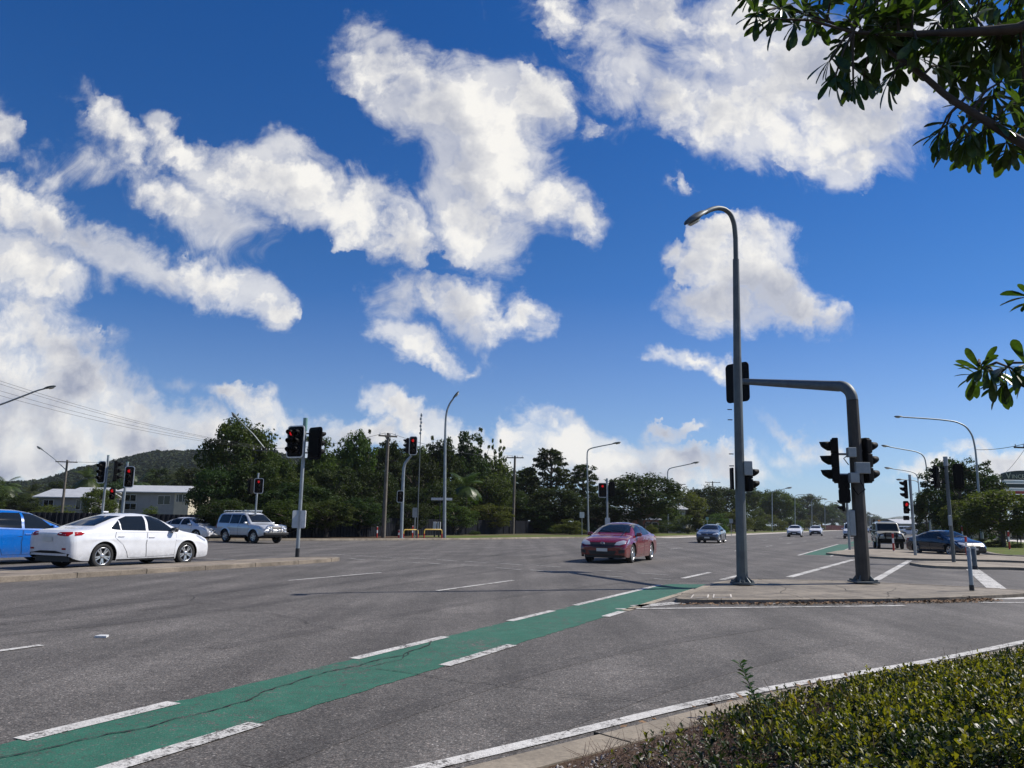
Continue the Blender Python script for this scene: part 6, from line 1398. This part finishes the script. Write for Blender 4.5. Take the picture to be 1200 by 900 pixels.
tag(np_mesh('gravel',V,Fq,mat('pale_gravel',(.36,.33,.30),.9,noise=(40,.5))),'pale gravel scattered in the bed below the hedge','gravel',None,'stuff')
# upright dark shoots
SH=[((898,835),(867,776),5.8,16),((908,842),(897,816),5.6,9),((1046,880),(1040,852),4.9,8),((936,872),(934,848),5.1,9)]
for k,(pb,pt,Y,nl) in enumerate(SH):
    b=Vector(at(pb[0],pb[1]+20,Y))-Vector((3.2,6.2,.1)); t_=Vector(at(pt[0],pt[1],Y))-Vector((3.2,6.2,.1)); mb=MB(); mb.tube([b,b.lerp(t_,.5)+Vector((.01,0,0)),t_],[.005,.004,.003],5); st=mb.build('upright_shoot',mat_once('green_stem',(.05,.07,.03),.7),hedge)
    CC=[];TT=[];
    for j in range(nl*2):
        q=b.lerp(t_,.25+.75*j/(nl*2)); a_=j*2.4; CC.append(q); TT.append((math.cos(a_),math.sin(a_),.55))
    CC=np.array([tuple(c) for c in CC]);TT=np.array(TT); LL=rs.uniform(.055,.078,len(CC)); leaves('shoot_leaves',CC,TT,np.tile(np.array([[0,0,1.]]),(len(CC),1))+rs.normal(0,.2,(len(CC),3)),LL,LL*.55,HM,np.zeros(len(CC),int),st)
# ================= overhanging tree: trunk just outside the frame at right, boughs reaching in
TX,TY=3.9,2.0
tree=empty('broadleaf_tree',(TX,TY,.1),0,'broad-leaved tree overhanging the top right corner with dark whorled leaves','tree')
off=Vector((TX,TY,.1))
def A3(px,py,Y): return Vector(at(px,py,Y))-off
mb=MB(); mb.tube([Vector((0,0,-.1)),Vector((.05,0,1.0)),Vector((-.08,.1,2.0)),Vector((0,.15,3.4)),Vector((.2,.1,4.6))],[.17,.13,.11,.08,.04],12); mb.build('trunk',M['bark'],tree)
BB=MB(); main=[Vector((-.08,.1,1.9)),Vector((-.9,.5,2.35)),A3(1230,185,2.95),A3(1185,160,3.0),A3(1150,138,3.02),A3(1112,115,3.05),A3(1078,85,3.08),A3(1030,52,3.1),A3(985,30,3.15),A3(935,14,3.2)]
BB.tube(smooth3(main,1),list(np.linspace(.027,.004,2*len(main))),8)
low=[Vector((-.06,.1,1.4)),Vector((-.8,.9,1.7)),A3(1260,470,3.2),A3(1205,452,3.2),A3(1172,440,3.2),A3(1148,430,3.2)]; BB.tube(smooth3(low,1),list(np.linspace(.03,.004,2*len(low))),6)
up2=[Vector((0,.12,3.0)),A3(1280,-20,2.9),A3(1205,33,2.95),A3(1130,38,2.95),A3(1060,40,3.0),A3(1000,38,3.0)]; BB.tube(smooth3(up2,1),list(np.linspace(.04,.004,2*len(up2))),6)
up4=[Vector((0,.12,2.4)),A3(1330,330,3.1),A3(1250,338,3.1),A3(1215,342,3.1)]; BB.tube(up4,[.02,.012,.008,.004],6)
up3=[Vector((.05,.12,3.4)),A3(1240,-80,3.1),A3(1140,-40,3.1),A3(1040,-22,3.2),A3(950,-14,3.25)]; BB.tube(smooth3(up3,1),list(np.linspace(.04,.005,2*len(up3))),6)
skel=[p for b in (main,low,up2,up3,up4,up4) for p in smooth3(b,2)[(6 if len(b)>4 else 2):]]
CL=[]
for px,py in ((884,16),(900,22),(915,8),(930,26),(942,14),(958,24),(952,4),(972,72),(985,52),(978,92),(1000,100),(996,78),(1012,92),(1005,30),(1022,14),(1030,62),(1028,40),(1046,20),(1052,60),(1050,82),(1040,98),(1066,42),(1070,12),(1078,66),(1090,28),(1098,52),(1104,78),(1112,10),(1120,40),(1128,64),(1138,20),(1143,48),(1150,82),(1156,8),(1162,34),(1166,62),(1174,95),(1180,18),(1184,50),(1190,78),(1196,30),(1200,105),(1120,95),(1108,150),(1098,162),(1116,172),(1130,165),(1142,178),(1135,145),(1150,158),(1158,130),(1172,140),(1180,168),(1192,120),(1198,150),(1186,178),(1164,112),(1140,118),(1148,428),(1140,440),(1165,438),(1172,452),(1186,432),(1198,446),(1205,425),(1206,346),(880,-8),(905,-20),(940,-22),(980,-12),(1020,-20),(1060,-10),(1100,-16),(1150,-14),(1190,-10),(1215,60),(1220,10),(1215,130)):
    Y=3.08+rs.uniform(-.18,.28); p=A3(px,py,Y); q=min(skel,key=lambda s:(s-p).length); CL.append((p,q))
for _ in range(42):
    px=rs.uniform(955,1215); py=rs.uniform(-25,30+70*((px-955)/260)); Y=3.15+rs.uniform(-.2,.45); p=A3(px,py,Y); CL.append((p,min(skel,key=lambda s:(s-p).length)))
C=[];T=[];Nn=[];LL=[]
for p,q in CL:
    dv=(p-q); dv=dv if dv.length>.02 else Vector((-.1,0,-.05)); mid=q.lerp(p,.5)+Vector((0,0,.025)); BB.tube([q,mid,p],[.007,.0055,.004],5,cap=False)
    ax=(dv.normalized()*.8+Vector((rs.normal()*.3,rs.normal()*.3,rs.normal()*.2-.1))).normalized(); s_=ax.cross(Vector((0,0,1))).normalized(); u_=s_.cross(ax); n=rs.randint(9,14)
    for k in range(n):
        a_=2*math.pi*k/n*1.0+rs.uniform(-.3,.3); sp=rs.uniform(.55,1.15); d=(ax*math.cos(sp)+(s_*math.cos(a_)+u_*math.sin(a_))*math.sin(sp)+Vector((0,0,-.42))).normalized()
        C.append(tuple(p-ax*rs.uniform(0,.05))); T.append(tuple(d)); Nn.append(tuple(u_*.6+Vector((rs.normal()*.35,rs.normal()*.35,.8+rs.normal()*.2)))); LL.append(rs.uniform(.075,.135))
BB.build('branch',mat('dark_branch_bark',(.055,.045,.036),.9,noise=(20,.3)),tree)
LL=np.array(LL); OM=[foliage('overhanging_leaves',(.030,.058,.012),(.050,.078,.016),.38,.34,6,spec=.5)]
bigleaves('leaves',np.array(C),np.array(T),np.array(Nn),LL,LL*rs.uniform(.24,.32,len(LL)),OM,tree)

# dead leaves blown against the island kerb and the near gutter
Q=[]
for a,b,sd_,n_ in (((900,708.5),(1100,706.5),.10,420),((1095,706),(1165,703.5),.12,420),((800,709),(900,708.5),.10,160),((700,884),(1000,801),.16,260),((1040,688),(1130,692),.15,120)):
    A_,B_=G(*a),G(*b)
    for _ in range(n_): k=rs.uniform(); Q.append((A_[0]+(B_[0]-A_[0])*k+rs.normal()*sd_*.7,A_[1]+(B_[1]-A_[1])*k+rs.normal()*sd_))
V=[];Fq=[]
for q in Q:
    a_=rs.uniform(0,6.28); L_=rs.uniform(.02,.05); c=np.array([q[0],q[1],.014+rs.uniform(0,.02)]); e1=np.array([math.cos(a_),math.sin(a_),rs.normal()*.25])*L_; e2=np.array([-math.sin(a_),math.cos(a_),rs.normal()*.4])*L_*.45; b=len(V)
    V+=[c-e1,c+e2,c+e1,c-e2]; Fq.append([b,b+1,b+2,b+3])
tag(np_mesh('dead_leaves',V,Fq,mat('dry_leaf_brown',(.17,.10,.05),.9,noise=(12,.6))),'dry brown leaves blown along the island kerb','leaves',None,'stuff')
